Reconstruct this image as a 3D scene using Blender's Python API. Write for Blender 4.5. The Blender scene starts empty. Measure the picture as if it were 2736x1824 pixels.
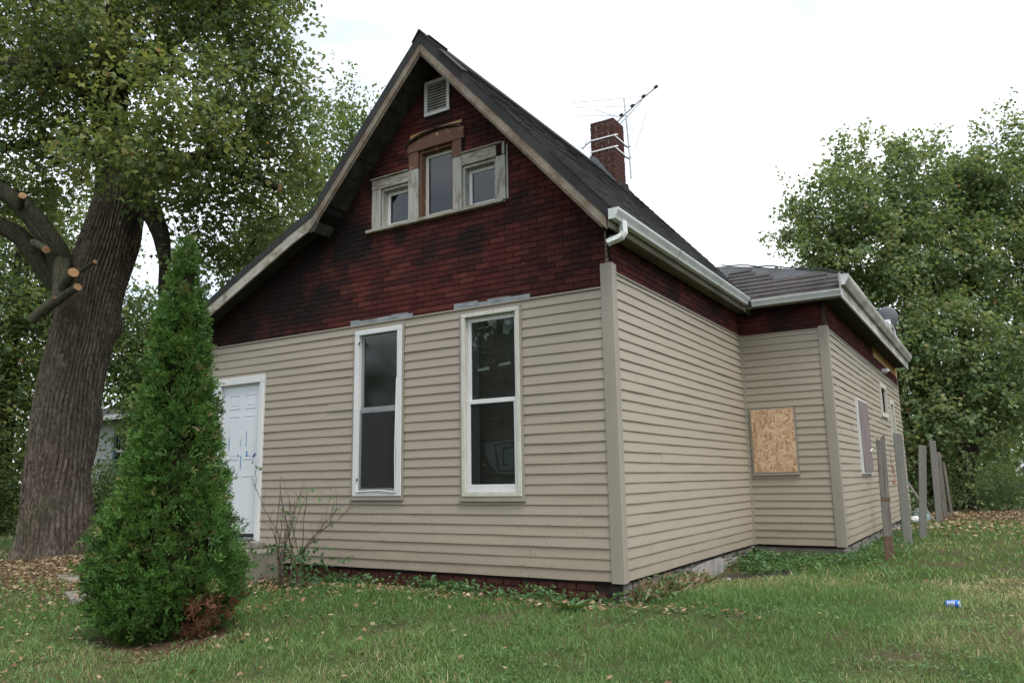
import bpy, bmesh, math, random
import numpy as np
from mathutils import Matrix, Vector
R = math.radians
rng = np.random.default_rng(7)
random.seed(7)
scene = bpy.context.scene
col = scene.collection

# ------------------------------------------------------------------ camera
cam_d = bpy.data.cameras.new('camera')
cam = bpy.data.objects.new('camera', cam_d)
col.objects.link(cam)
cr = (0.84872974, 0.52854725, -0.01719402)
cu = (0.10708181, -0.13992789, 0.98435444)
cd = (-0.51787192, 0.83729206, 0.17535876)
cam.matrix_world = Matrix(((cr[0], cu[0], -cd[0], 3.1909), (cr[1], cu[1], -cd[1], -7.0892),
                           (cr[2], cu[2], -cd[2], 0.9879), (0, 0, 0, 1)))
cam_d.sensor_width = 36
cam_d.lens = 27.212
cam_d.clip_start = 0.05
cam_d.clip_end = 2000
scene.camera = cam

# ------------------------------------------------------------------ sky, sun, exposure
SUN_EL, SUN_AZ = 58, 118          # degrees; azimuth clockwise from +y
world = bpy.data.worlds.new('World')
scene.world = world
world.use_nodes = True
wn = world.node_tree
wn.nodes.clear()
w_out = wn.nodes.new('ShaderNodeOutputWorld')
w_bg = wn.nodes.new('ShaderNodeBackground')
w_sky = wn.nodes.new('ShaderNodeTexSky')
w_sky.sky_type = 'NISHITA'
w_sky.sun_disc = False
w_sky.sun_elevation = R(SUN_EL)
w_sky.sun_rotation = R(SUN_AZ)
w_sky.dust_density = 2.0
w_tc = wn.nodes.new('ShaderNodeTexCoord')
w_map = wn.nodes.new('ShaderNodeMapping')
w_map.inputs['Scale'].default_value = (1.0, 1.0, 2.2)
w_noise = wn.nodes.new('ShaderNodeTexNoise')
w_noise.inputs['Scale'].default_value = 1.7
w_noise.inputs['Detail'].default_value = 5
w_noise.inputs['Roughness'].default_value = 0.55
w_ramp = wn.nodes.new('ShaderNodeValToRGB')
w_ramp.color_ramp.elements[0].position = 0.42
w_ramp.color_ramp.elements[0].color = (0.36, 0.36, 0.36, 1)
w_ramp.color_ramp.elements[1].position = 0.64
w_ramp.color_ramp.elements[1].color = (0.97, 0.97, 0.97, 1)
w_mix = wn.nodes.new('ShaderNodeMix')
w_mix.data_type = 'RGBA'
w_mix.inputs['B'].default_value = (8.6, 8.9, 9.1, 1)      # bright cloud layer
wn.links.new(w_tc.outputs['Generated'], w_map.inputs['Vector'])
wn.links.new(w_map.outputs['Vector'], w_noise.inputs['Vector'])
wn.links.new(w_noise.outputs['Fac'], w_ramp.inputs['Fac'])
wn.links.new(w_ramp.outputs['Color'], w_mix.inputs['Factor'])
wn.links.new(w_sky.outputs['Color'], w_mix.inputs['A'])
wn.links.new(w_mix.outputs['Result'], w_bg.inputs['Color'])
w_bg.inputs['Strength'].default_value = 0.1
wn.links.new(w_bg.outputs['Background'], w_out.inputs['Surface'])

sun_d = bpy.data.lights.new('sun', 'SUN')
sun_d.energy = 1.3
sun_d.angle = R(25)
sun_d.color = (1.0, 0.96, 0.9)
sun = bpy.data.objects.new('sun', sun_d)
col.objects.link(sun)
sdir = Vector((math.sin(R(SUN_AZ)) * math.cos(R(SUN_EL)), math.cos(R(SUN_AZ)) * math.cos(R(SUN_EL)), math.sin(R(SUN_EL))))
sun.rotation_euler = sdir.to_track_quat('Z', 'Y').to_euler()

vs = scene.view_settings
vs.view_transform = 'Standard'
vs.look = 'None'
vs.exposure = 1.0
vs.gamma = 1
vs.use_curve_mapping = False
scene.render.engine = 'CYCLES'
scene.cycles.use_denoising = True
scene.cycles.max_bounces = 8
scene.cycles.diffuse_bounces = 5
scene.cycles.glossy_bounces = 3
scene.cycles.transmission_bounces = 4
scene.cycles.transparent_max_bounces = 10
scene.cycles.caustics_reflective = False
scene.cycles.caustics_refractive = False

# ------------------------------------------------------------------ materials
class NT:
    """small node-tree writer"""
    def __init__(s, name, rough=0.7, spec=0.3):
        s.m = bpy.data.materials.new(name)
        s.m.use_nodes = True
        s.t = s.m.node_tree
        s.b = s.t.nodes['Principled BSDF']
        s.b.inputs['Roughness'].default_value = rough
        s.b.inputs['Specular IOR Level'].default_value = spec
        s._pos = None
    def n(s, kind, **kw):
        nd = s.t.nodes.new('ShaderNode' + kind)
        for k, v in kw.items():
            setattr(nd, k, v)
        return nd
    def l(s, a, b):
        s.t.links.new(a, b)
    @property
    def pos(s):
        if s._pos is None:
            s._pos = s.n('NewGeometry').outputs['Position']
        return s._pos
    def mapped(s, scale=(1, 1, 1), loc=(0, 0, 0), rot=(0, 0, 0), src=None):
        mp = s.n('Mapping')
        mp.inputs['Scale'].default_value = scale
        mp.inputs['Location'].default_value = loc
        mp.inputs['Rotation'].default_value = rot
        s.l(src or s.pos, mp.inputs['Vector'])
        return mp.outputs['Vector']
    def noise(s, scale, detail=4, rough=0.55, vec=None, dist=0.0):
        nd = s.n('TexNoise')
        nd.inputs['Scale'].default_value = scale
        nd.inputs['Detail'].default_value = detail
        nd.inputs['Roughness'].default_value = rough
        nd.inputs['Distortion'].default_value = dist
        s.l(vec or s.pos, nd.inputs['Vector'])
        return nd.outputs['Fac']
    def ramp(s, fac, stops):
        nd = s.n('ValToRGB')
        e = nd.color_ramp.elements
        while len(e) < len(stops):
            e.new(0.5)
        for el, (p, c) in zip(e, stops):
            el.position = p
            el.color = (c[0], c[1], c[2], 1) if isinstance(c, tuple) else (c, c, c, 1)
        s.l(fac, nd.inputs['Fac'])
        return nd.outputs['Color']
    def math(s, op, a, b=None, c=None):
        nd = s.n('Math', operation=op)
        for i, v in enumerate((a, b, c)):
            if v is None:
                continue
            if isinstance(v, (int, float)):
                nd.inputs[i].default_value = v
            else:
                s.l(v, nd.inputs[i])
        return nd.outputs[0]
    def mix(s, fac, a, b, mode='MIX'):
        nd = s.n('Mix', data_type='RGBA', blend_type=mode)
        for key, v in (('Factor', fac), ('A', a), ('B', b)):
            if isinstance(v, (int, float)):
                nd.inputs[key].default_value = v
            elif isinstance(v, tuple):
                nd.inputs[key].default_value = (v[0], v[1], v[2], 1)
            else:
                s.l(v, nd.inputs[key])
        return nd.outputs['Result']
    def attr(s, name):
        return s.n('Attribute', attribute_name=name).outputs['Color']
    def sep(s, vec=None):
        nd = s.n('SeparateXYZ')
        s.l(vec or s.pos, nd.inputs[0])
        return nd.outputs
    def color(s, v):
        if isinstance(v, tuple):
            s.b.inputs['Base Color'].default_value = (v[0], v[1], v[2], 1)
        else:
            s.l(v, s.b.inputs['Base Color'])
    def rough(s, v):
        s.l(v, s.b.inputs['Roughness'])
    def bump(s, h, strength=0.3, dist=0.01):
        nd = s.n('Bump')
        nd.inputs['Strength'].default_value = strength
        nd.inputs['Distance'].default_value = dist
        s.l(h, nd.inputs['Height'])
        s.l(nd.outputs['Normal'], s.b.inputs['Normal'])

M = {}
def simple(name, c1, c2, scale=8, rough=0.7, spec=0.3, stretch=(1, 1, 1), bump=0.15, lo=0.35, hi=0.65, bdist=0.004, metal=0.0):
    k = NT(name, rough, spec)
    f = k.noise(scale, 5, 0.6, k.mapped(stretch))
    k.color(k.ramp(f, [(lo, c1), (hi, c2)]))
    k.b.inputs['Metallic'].default_value = metal
    if bump:
        k.bump(f, bump, bdist)
    M[name] = k.m
    return k

def peeling(name, paint, wood, scale, stretch, lo=0.42, hi=0.52, dark=(0.03, 0.028, 0.025)):
    """old paint flaking off grey wood, with dark cracks along the grain"""
    k = NT(name, 0.85, 0.15)
    v = k.mapped(stretch)
    a = k.noise(scale, 6, 0.7, v, 0.3)
    g = k.noise(scale * 3.1, 4, 0.7, v)
    cpaint = k.mix(k.noise(2.5, 3), paint, tuple(x * 0.72 for x in paint))
    cc = k.mix(k.ramp(a, [(lo, 0.0), (hi, 1.0)]), wood, cpaint)
    cc = k.mix(k.ramp(g, [(0.27, 1.0), (0.36, 0.0)]), cc, dark)
    k.color(cc)
    k.bump(k.mix(0.5, a, g), 0.5, 0.004)
    M[name] = k.m

# vinyl siding: tan, faint streaks, mud spatter low on the wall
k = NT('siding', 0.48, 0.35)
base = k.mix(k.noise(0.55, 3), (0.345, 0.298, 0.235), (0.302, 0.259, 0.202))
base = k.mix(k.ramp(k.noise(9, 5, 0.7, k.mapped((1, 1, 0.25))), [(0.45, 0.0), (0.8, 0.35)]), base, (0.28, 0.25, 0.205))
vor = k.n('TexVoronoi', feature='F1')
vor.inputs['Scale'].default_value = 24
vor.inputs['Randomness'].default_value = 1
k.l(k.mapped((1, 1, 0.55)), vor.inputs['Vector'])
spk = k.ramp(vor.outputs['Distance'], [(0.13, 1.0), (0.23, 0.0)])
cl = k.ramp(k.noise(2.4, 4), [(0.45, 0.0), (0.56, 1.0)])
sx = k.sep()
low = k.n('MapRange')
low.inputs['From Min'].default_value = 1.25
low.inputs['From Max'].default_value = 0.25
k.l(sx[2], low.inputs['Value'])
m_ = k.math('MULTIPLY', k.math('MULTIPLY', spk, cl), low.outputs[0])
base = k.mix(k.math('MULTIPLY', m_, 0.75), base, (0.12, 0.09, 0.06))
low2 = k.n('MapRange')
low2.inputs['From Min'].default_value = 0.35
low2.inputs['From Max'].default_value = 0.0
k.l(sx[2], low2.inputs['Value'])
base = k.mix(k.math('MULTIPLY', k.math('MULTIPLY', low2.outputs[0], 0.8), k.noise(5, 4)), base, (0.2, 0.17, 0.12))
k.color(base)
k.bump(k.noise(55, 3, 0.6, k.mapped((0.25, 0.25, 3))), 0.06, 0.003)
M['siding'] = k.m
simple('siding_trim', (0.279, 0.249, 0.205), (0.306, 0.276, 0.229), 2.5, 0.5, 0.3, (1, 1, 0.3), 0.03)

# embossed red asphalt brick siding
BL, BH = 0.21, 0.067
def asphalt_brick(name):
    k = NT(name, 0.95, 0.08)
    s = k.sep()
    h = k.math('ADD', s[0], s[1])
    row = k.math('FLOOR', k.math('DIVIDE', s[2], BH))
    colm = k.math('FLOOR', k.math('ADD', k.math('DIVIDE', h, BL), k.math('MULTIPLY', k.math('MODULO', row, 2.0), 0.5)))
    cb = k.n('CombineXYZ')
    k.l(colm, cb.inputs[0])
    k.l(row, cb.inputs[1])
    wnz = k.n('TexWhiteNoise', noise_dimensions='2D')
    k.l(cb.outputs[0], wnz.inputs['Vector'])
    rnd = wnz.outputs['Value']
    c = k.ramp(rnd, [(0.0, (0.046, 0.018, 0.016)), (0.25, (0.080, 0.023, 0.020)), (0.7, (0.112, 0.029, 0.025)), (1.0, (0.142, 0.043, 0.034))])
    c = k.mix(k.ramp(k.noise(60, 4, 0.8), [(0.35, 0.0), (0.75, 0.55)]), c, (0.03, 0.014, 0.013))
    # soot and tar stains of their own shape, spreading over many bricks; plain dark patches below the side eaves
    big = k.noise(0.75, 5, 0.62, k.mapped((1, 1, 0.8), (3.1, 0.4, 7.7)), 0.6)
    stain = k.ramp(big, [(0.42, 1.0), (0.56, 0.0)])
    c = k.mix(k.math('MULTIPLY', stain, 0.3), c, (0.016, 0.014, 0.014))
    wob = k.noise(2.6, 5, 0.65)
    for (px, py, pz, pr, ps) in ((-3.55, 0, 4.0, .6, .92), (-4.05, 0, 4.15, .8, .92), (-4.9, 0, 3.65, 1.1, .9), (-5.9, 0, 3.2, .9, .8), (-4.2, 0, 3.3, .45, .7), (-2.78, 0, 4.02, .22, .85), (-2.35, 0, 3.72, .28, .8), (-1.75, 0, 3.72, .30, .8), (-1.0, 0, 3.95, .36, .75),
                             (-0.2, 0, 3.62, .45, .6), (-2.2, 0, 5.7, .75, .75), (-3.3, 0, 4.9, .5, .8), (-1.5, 0, 5.1, .35, .6), (0, 1.6, 3.5, .9, .75), (0, 3.4, 3.5, .8, .7), (.6, 4.7, 3.45, .6, .8)):
        vm = k.n('VectorMath', operation='DISTANCE')
        k.l(k.pos, vm.inputs[0])
        vm.inputs[1].default_value = (px, py, pz)
        q = k.math('ADD', k.math('DIVIDE', vm.outputs['Value'], pr), k.math('MULTIPLY', k.math('SUBTRACT', wob, 0.5), 2.6))
        c = k.mix(k.math('MULTIPLY', k.ramp(q, [(0.35, 1.0), (1.0, 0.0)]), ps), c, (0.017, 0.014, 0.014))
    fine = k.ramp(k.noise(4.5, 5, 0.7), [(0.30, 0.75), (0.43, 0.0)])
    c = k.mix(fine, c, (0.02, 0.014, 0.014))
    chip = k.ramp(k.noise(16, 2, 0.5), [(0.765, 0.0), (0.785, 1.0)])
    c = k.mix(chip, c, (0.26, 0.22, 0.18))
    k.color(c)
    wave = k.math('SINE', k.math('MULTIPLY', h, 420.0))
    rib = k.math('MULTIPLY', wave, k.math('GREATER_THAN', rnd, 0.55))
    hgt = k.math('ADD', k.math('MULTIPLY', rib, 0.35), k.noise(140, 3, 0.7))
    k.bump(hgt, 0.7, 0.004)
    M[name] = k.m
asphalt_brick('asphalt_brick')
simple('tar_paper', (0.012, 0.010, 0.010), (0.028, 0.02, 0.018), 12, 0.95, 0.1)

peeling('peeling_white', (0.428, 0.421, 0.383), (0.207, 0.180, 0.146), 9, (2.2, 2.2, 0.35), 0.36, 0.50)
peeling('peeling_white_flat', (0.383, 0.367, 0.313), (0.191, 0.160, 0.119), 11, (0.5, 0.5, 2.0), 0.38, 0.52)
peeling('peeling_brown', (0.17, 0.092, 0.068), (0.42, 0.34, 0.22), 13, (0.8, 0.8, 1.2), 0.36, 0.40)
peeling('rake_wood', (0.275, 0.238, 0.191), (0.131, 0.095, 0.068), 5, (0.8, 0.8, 0.8), 0.38, 0.62)
peeling('rake_white', (0.444, 0.421, 0.359), (0.184, 0.153, 0.115), 5, (0.7, 0.7, 1.2), 0.34, 0.50)
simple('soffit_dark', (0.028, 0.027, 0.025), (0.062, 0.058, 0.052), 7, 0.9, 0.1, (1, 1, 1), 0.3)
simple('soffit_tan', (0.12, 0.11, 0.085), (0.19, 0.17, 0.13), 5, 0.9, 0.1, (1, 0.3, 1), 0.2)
simple('white_paint', (0.586, 0.602, 0.602), (0.634, 0.642, 0.634), 4, 0.42, 0.4, (1, 1, 0.5), 0.03)
simple('cream_paint', (0.475, 0.459, 0.380), (0.571, 0.562, 0.507), 14, 0.5, 0.3, (2, 2, 0.4), 0.1)
simple('door_white', (0.585, 0.625, 0.655), (0.625, 0.665, 0.695), 1.6, 0.4, 0.35, (1, 1, 0.6), 0.03)
simple('blue_tape', (0.03, 0.16, 0.42), (0.05, 0.22, 0.5), 20, 0.6)
simple('navy_tape', (0.02, 0.04, 0.16), (0.03, 0.06, 0.22), 20, 0.6)
simple('aluminium', (0.20, 0.215, 0.225), (0.28, 0.295, 0.305), 6, 0.45, 0.5, (1, 1, 0.3), 0.05, metal=0.3)
simple('gutter_white', (0.398, 0.428, 0.417), (0.566, 0.589, 0.581), 3.5, 0.4, 0.4, (2, 0.6, 2), 0.05, 0.28, 0.55)
simple('gutter_old', (0.198, 0.180, 0.149), (0.558, 0.549, 0.504), 3.0, 0.5, 0.3, (1, 0.35, 1), 0.1, 0.3, 0.65)
simple('grey_flashing', (0.144, 0.167, 0.180), (0.270, 0.297, 0.310), 9, 0.7, 0.3, (0.6, 0.6, 2), 0.2)
simple('lead_flashing', (0.085, 0.098, 0.106), (0.15, 0.165, 0.175), 9, 0.7, 0.3, (0.6, 0.6, 2), 0.2)
simple('dark_inside', (0.06, 0.052, 0.045), (0.10, 0.088, 0.075), 1.5, 0.9, 0.1)
simple('brown_board', (0.085, 0.070, 0.056), (0.125, 0.104, 0.085), 6, 0.9, 0.1, (0.5, 1, 3), 0.2)
simple('dull_board', (0.13, 0.15, 0.145), (0.19, 0.205, 0.20), 9, 0.8, 0.2, (2, 2, 0.4))
simple('jamb_grey', (0.36, 0.40, 0.39), (0.44, 0.47, 0.46), 5, 0.7, 0.2)
simple('concrete', (0.153, 0.140, 0.117), (0.270, 0.248, 0.211), 6, 0.9, 0.15, (1, 1, 1), 0.3)
simple('old_render', (0.20, 0.19, 0.175), (0.33, 0.315, 0.29), 6, 0.95, 0.1, (1, 1, 1), 0.6, bdist=0.02)
simple('rubble', (0.180, 0.167, 0.144), (0.360, 0.333, 0.297), 7, 0.95, 0.1, (1, 1, 1), 0.6, bdist=0.02)
simple('foundation_brick', (0.052, 0.021, 0.017), (0.098, 0.040, 0.032), 14, 0.95, 0.1, (1, 1, 1), 0.4)
simple('chimney_brick', (0.046, 0.023, 0.020), (0.098, 0.045, 0.036), 17, 0.95, 0.1, (1, 1, 1), 0.5)
simple('mortar', (0.25, 0.23, 0.215), (0.42, 0.40, 0.375), 24, 0.95, 0.1, (1, 1, 1), 0.4)
simple('sooty', (0.02, 0.018, 0.017), (0.06, 0.05, 0.045), 9, 0.95, 0.1)
simple('white_strap', (0.75, 0.76, 0.76), (0.82, 0.82, 0.82), 10, 0.4, 0.4, bump=0)
simple('antenna_metal', (0.40, 0.42, 0.43), (0.56, 0.58, 0.59), 20, 0.4, 0.5, bump=0, metal=0.5)
simple('antenna_thin', (0.34, 0.33, 0.40), (0.46, 0.45, 0.52), 20, 0.4, 0.5, bump=0, metal=0.4)
simple('black_plastic', (0.015, 0.015, 0.016), (0.03, 0.03, 0.03), 20, 0.5, 0.4, bump=0)
simple('dish_grey', (0.140, 0.153, 0.167), (0.162, 0.176, 0.189), 3, 0.5, 0.4, bump=0)
simple('weathered_wood', (0.118, 0.105, 0.094), (0.219, 0.199, 0.178), 9, 0.92, 0.1, (4, 4, 0.35), 0.5)
simple('grey_post', (0.175, 0.175, 0.158), (0.215, 0.212, 0.194), 5, 0.85, 0.15, (3, 3, 0.4), 0.2)
simple('rusty_wood', (0.10, 0.062, 0.045), (0.175, 0.115, 0.085), 16, 0.9, 0.1, (2, 2, 0.6), 0.4)
simple('grey_board', (0.165, 0.138, 0.134), (0.211, 0.180, 0.176), 5, 0.8, 0.2, (1, 1, 0.4), 0.1)
simple('red_spray', (0.22, 0.10, 0.065), (0.28, 0.15, 0.105), 30, 0.7, bump=0)
simple('black_membrane', (0.014, 0.016, 0.019), (0.04, 0.045, 0.05), 5, 0.45, 0.4, (1, 1, 1), 0.4)
k = NT('cut_wood', 0.85, 0.1)
oc = k.n('TexCoord').outputs['Object']
ln = k.n('VectorMath', operation='LENGTH')
k.l(oc, ln.inputs[0])
ringf = k.math('SINE', k.math('ADD', k.math('MULTIPLY', ln.outputs['Value'], 620.0), k.math('MULTIPLY', k.noise(9, 3), 9.0)))
cc = k.mix(k.math('MULTIPLY', k.math('ADD', ringf, 1.0), 0.5), (0.42, 0.235, 0.115), (0.50, 0.31, 0.165))
cc = k.mix(k.ramp(ln.outputs['Value'], [(0.0, 0.6), (0.02, 0.0)]), cc, (0.24, 0.12, 0.06))
cc = k.mix(k.ramp(k.noise(22, 4, 0.7), [(0.52, 0.0), (0.7, 0.6)]), cc, (0.22, 0.16, 0.11))
k.color(cc)
k.bump(k.noise(40, 3), 0.4, 0.006)
M['cut_wood'] = k.m
simple('can_blue', (0.02, 0.13, 0.55), (0.03, 0.18, 0.65), 30, 0.3, 0.5, bump=0)
simple('paper_white', (0.648, 0.648, 0.630), (0.720, 0.720, 0.702), 10, 0.7, bump=0)
simple('teal_bag', (0.16, 0.24, 0.23), (0.30, 0.38, 0.37), 9, 0.5, 0.4)
simple('wall_white', (0.425, 0.442, 0.451), (0.493, 0.510, 0.518), 2, 0.8)
simple('trim_blue', (0.055, 0.095, 0.135), (0.075, 0.12, 0.165), 5, 0.7)
simple('car_white', (0.68, 0.70, 0.74), (0.70, 0.72, 0.76), 2, 0.25, 0.5, bump=0)
simple('tyre', (0.015, 0.015, 0.015), (0.025, 0.025, 0.025), 20, 0.9)
simple('fibreglass_red', (0.10, 0.02, 0.02), (0.15, 0.03, 0.03), 9, 0.9)
simple('rock', (0.28, 0.26, 0.24), (0.5, 0.48, 0.45), 12, 0.95, bump=0.5)
simple('asphalt', (0.04, 0.04, 0.042), (0.065, 0.064, 0.062), 40, 0.95)

# wafer board
k = NT('wafer_board', 0.75, 0.2)
cols = []
f_ = None
for i, (ang, sc) in enumerate(((0.4, 1.0), (1.5, 1.1), (2.5, 0.9))):
    v = k.n('TexVoronoi', feature='F1')
    v.inputs['Scale'].default_value = 26 * sc
    # board lies in the xz plane of its wall (or yz); turn the strands inside that plane
    k.l(k.mapped((0.42, 0.42, 1.5), (i * 3.3, 0, i), src=k.mapped(rot=(0, ang, 0))), v.inputs['Vector'])
    cols.append(v)
ca = k.ramp(cols[0].outputs['Color'], [(0.1, (0.36, 0.21, 0.12)), (0.5, (0.52, 0.35, 0.22)), (0.9, (0.64, 0.48, 0.33))])
cb_ = k.ramp(cols[1].outputs['Color'], [(0.1, (0.31, 0.17, 0.085)), (0.5, (0.50, 0.33, 0.20)), (0.9, (0.61, 0.44, 0.29))])
sel = k.ramp(cols[2].outputs['Color'], [(0.45, 0.0), (0.5, 1.0)])
cc = k.mix(sel, ca, cb_)
dk = k.ramp(k.noise(19, 2, 0.4, k.mapped((1, 1, 2.2), (0, 0, 3))), [(0.735, 0.0), (0.755, 1.0)])
cc = k.mix(dk, cc, (0.035, 0.02, 0.012))
k.color(cc)
k.bump(cols[0].outputs['Distance'], 0.3, 0.003)
M['wafer_board'] = k.m
simple('plywood', (0.378, 0.225, 0.108), (0.504, 0.324, 0.171), 7, 0.8, 0.15, (0.4, 0.4, 3), 0.1)

# shingles
def shingle_mat(name, c0, c1, c2):
    k = NT(name, 0.95, 0.12)
    a = k.noise(3.0, 4, 0.6)
    g = k.noise(230, 2, 0.7)
    rn = k.n('ObjectInfo').outputs['Random']
    c = k.ramp(a, [(0.3, c0), (0.5, c1), (0.72, c2)])
    c = k.mix(k.ramp(g, [(0.3, 0.45), (0.7, 0.0)]), c, tuple(x * 0.35 for x in c0))
    c = k.mix(k.math('MULTIPLY', rn, 0.35), c, tuple(x * 0.6 for x in c0))
    k.color(c)
    k.bump(g, 0.5, 0.003)
    M[name] = k.m
shingle_mat('shingle_black', (0.040, 0.040, 0.041), (0.060, 0.060, 0.061), (0.088, 0.085, 0.083))
shingle_mat('shingle_grey', (0.066, 0.060, 0.060), (0.092, 0.084, 0.083), (0.118, 0.108, 0.106))

# window glass: clear, with the fresnel reflection of a slightly dirty pane
def glass_mat(name, dirt, refl=1.0, ior=1.7, grough=0.015, tint=(0.80, 0.84, 0.83)):
    k = NT(name)
    nodes = k.t.nodes
    out = nodes['Material Output']
    tr = k.n('BsdfTransparent')
    tr.inputs['Color'].default_value = (*tint, 1)
    gl = k.n('BsdfGlossy')
    gl.inputs['Roughness'].default_value = grough
    gl.inputs['Color'].default_value = (refl, refl, refl, 1)
    fr = k.n('Fresnel')
    fr.inputs['IOR'].default_value = ior
    wob = k.n('Bump')
    wob.inputs['Strength'].default_value = 0.02
    wob.inputs['Distance'].default_value = 0.02
    k.l(k.noise(5, 2), wob.inputs['Height'])
    k.l(wob.outputs['Normal'], gl.inputs['Normal'])
    mx = k.n('MixShader')
    k.l(fr.outputs[0], mx.inputs[0])
    k.l(tr.outputs[0], mx.inputs[1])
    k.l(gl.outputs[0], mx.inputs[2])
    df = k.n('BsdfDiffuse')
    df.inputs['Color'].default_value = (0.38, 0.38, 0.35, 1)
    mx2 = k.n('MixShader')
    spots = k.ramp(k.noise(70, 2, 0.5, k.mapped((1, 1, 0.6))), [(0.70, dirt * 0.25), (0.755, min(1.0, dirt * 8))])
    k.l(spots, mx2.inputs[0])
    k.l(mx.outputs[0], mx2.inputs[1])
    k.l(df.outputs[0], mx2.inputs[2])
    k.l(mx2.outputs[0], out.inputs['Surface'])
    M[name] = k.m
glass_mat('glass', 0.03)
glass_mat('glass_dirty', 0.085, ior=1.38)
glass_mat('storm_glass', 0.02, ior=1.55, grough=0.07, tint=(0.55, 0.57, 0.56))

k = NT('insect_screen', 0.9, 0.1)
k.color((0.045, 0.047, 0.046))
tr_ = k.n('BsdfTransparent')
mx_ = k.n('MixShader')
mx_.inputs[0].default_value = 0.62
k.l(tr_.outputs[0], mx_.inputs[1])
k.l(k.b.outputs[0], mx_.inputs[2])
k.l(mx_.outputs[0], k.t.nodes['Material Output'].inputs['Surface'])
M['insect_screen'] = k.m
# bark
def bark_mat(name, c0, c1, c2, scale=1.0):
    k = NT(name, 0.95, 0.08)
    v = k.mapped((9 * scale, 9 * scale, 3.0 * scale))
    a = k.noise(1.3, 6, 0.7, v, 1.6)
    b = k.noise(5.0, 4, 0.7, v)
    c = k.ramp(k.mix(0.4, a, b), [(0.38, c0), (0.5, c1), (0.62, c2)])
    c = k.mix(k.ramp(k.noise(0.9, 3), [(0.45, 0.0), (0.7, 0.35)]), c, (0.075, 0.085, 0.045))
    k.color(c)
    k.bump(k.mix(0.35, a, b), 0.9, 0.03)
    M[name] = k.m
bark_mat('bark_old', (0.030, 0.024, 0.019), (0.110, 0.090, 0.072), (0.24, 0.205, 0.17))
bark_mat('bark_limb', (0.03, 0.027, 0.02), (0.075, 0.07, 0.05), (0.125, 0.118, 0.085))
bark_mat('bark_dark', (0.018, 0.014, 0.011), (0.045, 0.036, 0.029), (0.08, 0.068, 0.055), 1.6)
simple('twig', (0.075, 0.055, 0.043), (0.15, 0.115, 0.09), 20, 0.9, 0.1)

def leaf_mat(name, stops, trans=0.35, rough=0.5, yellow=None):
    """leaf colour from a per-leaf random value (attribute 'tint': r = hue pick)"""
    k = NT(name, rough, 0.35)
    r = k.sep(k.attr('tint'))[0]
    c = k.ramp(r, stops)
    k.color(c)
    out = k.t.nodes['Material Output']
    tl = k.n('BsdfTranslucent')
    k.l(k.mix(0.45, c, (0.34, 0.42, 0.07), 'MIX'), tl.inputs['Color'])
    mx = k.n('MixShader')
    mx.inputs[0].default_value = trans
    k.l(k.b.outputs[0], mx.inputs[1])
    k.l(tl.outputs[0], mx.inputs[2])
    k.l(mx.outputs[0], out.inputs['Surface'])
    M[name] = k.m
leaf_mat('leaf_maple', [(0.0, (0.045, 0.088, 0.043)), (0.4, (0.083, 0.135, 0.053)), (0.7, (0.150, 0.194, 0.065)), (0.93, (0.263, 0.256, 0.088)), (0.985, (0.300, 0.125, 0.037))], 0.5)
leaf_mat('leaf_box', [(0.0, (0.069, 0.127, 0.057)), (0.4, (0.122, 0.194, 0.084)), (0.75, (0.216, 0.273, 0.122)), (0.95, (0.359, 0.338, 0.144)), (0.99, (0.389, 0.201, 0.086))], 0.48)
leaf_mat('leaf_far', [(0.0, (0.050, 0.106, 0.038)), (0.5, (0.090, 0.162, 0.055)), (0.85, (0.174, 0.234, 0.078)), (1.0, (0.240, 0.252, 0.072))], 0.42)
leaf_mat('leaf_arb', [(0.0, (0.024, 0.066, 0.014)), (0.45, (0.056, 0.138, 0.026)), (0.82, (0.118, 0.225, 0.046)), (0.95, (0.18, 0.19, 0.07)), (0.985, (0.27, 0.17, 0.10))], 0.2, 0.6)
leaf_mat('leaf_dead', [(0.0, (0.11, 0.045, 0.024)), (0.6, (0.20, 0.085, 0.045)), (1.0, (0.28, 0.15, 0.09))], 0.15, 0.8)
leaf_mat('grass_blade', [(0.0, (0.068, 0.159, 0.044)), (0.38, (0.114, 0.224, 0.062)), (0.66, (0.189, 0.280, 0.094)), (0.84, (0.351, 0.325, 0.156)), (1.0, (0.494, 0.410, 0.247))], 0.35, 0.5)
leaf_mat('weed_leaf', [(0.0, (0.039, 0.101, 0.039)), (0.6, (0.072, 0.156, 0.055)), (1.0, (0.130, 0.215, 0.072))], 0.25, 0.45)
leaf_mat('litter_leaf', [(0.0, (0.12, 0.065, 0.035)), (0.45, (0.24, 0.15, 0.08)), (0.8, (0.36, 0.26, 0.16)), (1.0, (0.48, 0.40, 0.27))], 0.1, 0.85)
leaf_mat('shrub_leaf', [(0.0, (0.066, 0.154, 0.033)), (1.0, (0.176, 0.286, 0.055))], 0.35, 0.5)

# ground: thatch and soil under the grass
k = NT('lawn_soil', 0.95, 0.08)
a = k.noise(0.5, 5, 0.6)
b = k.noise(26, 5, 0.75)
cg = k.ramp(b, [(0.3, (0.022, 0.034, 0.012)), (0.5, (0.050, 0.078, 0.026)), (0.7, (0.10, 0.12, 0.048))])
cs = k.ramp(b, [(0.3, (0.045, 0.034, 0.022)), (0.55, (0.115, 0.088, 0.055)), (0.75, (0.21, 0.165, 0.105))])
k.color(k.mix(k.ramp(a, [(0.46, 0.0), (0.62, 1.0)]), cg, cs))
k.bump(b, 0.8, 0.03)
M['lawn_soil'] = k.m
simple('bare_soil', (0.035, 0.03, 0.026), (0.085, 0.074, 0.062), 45, 0.98, 0.05, bump=0.8, bdist=0.02)
simple('mulch', (0.055, 0.035, 0.022), (0.13, 0.085, 0.055), 40, 0.98, 0.05, bump=0.8, bdist=0.02)

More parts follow.
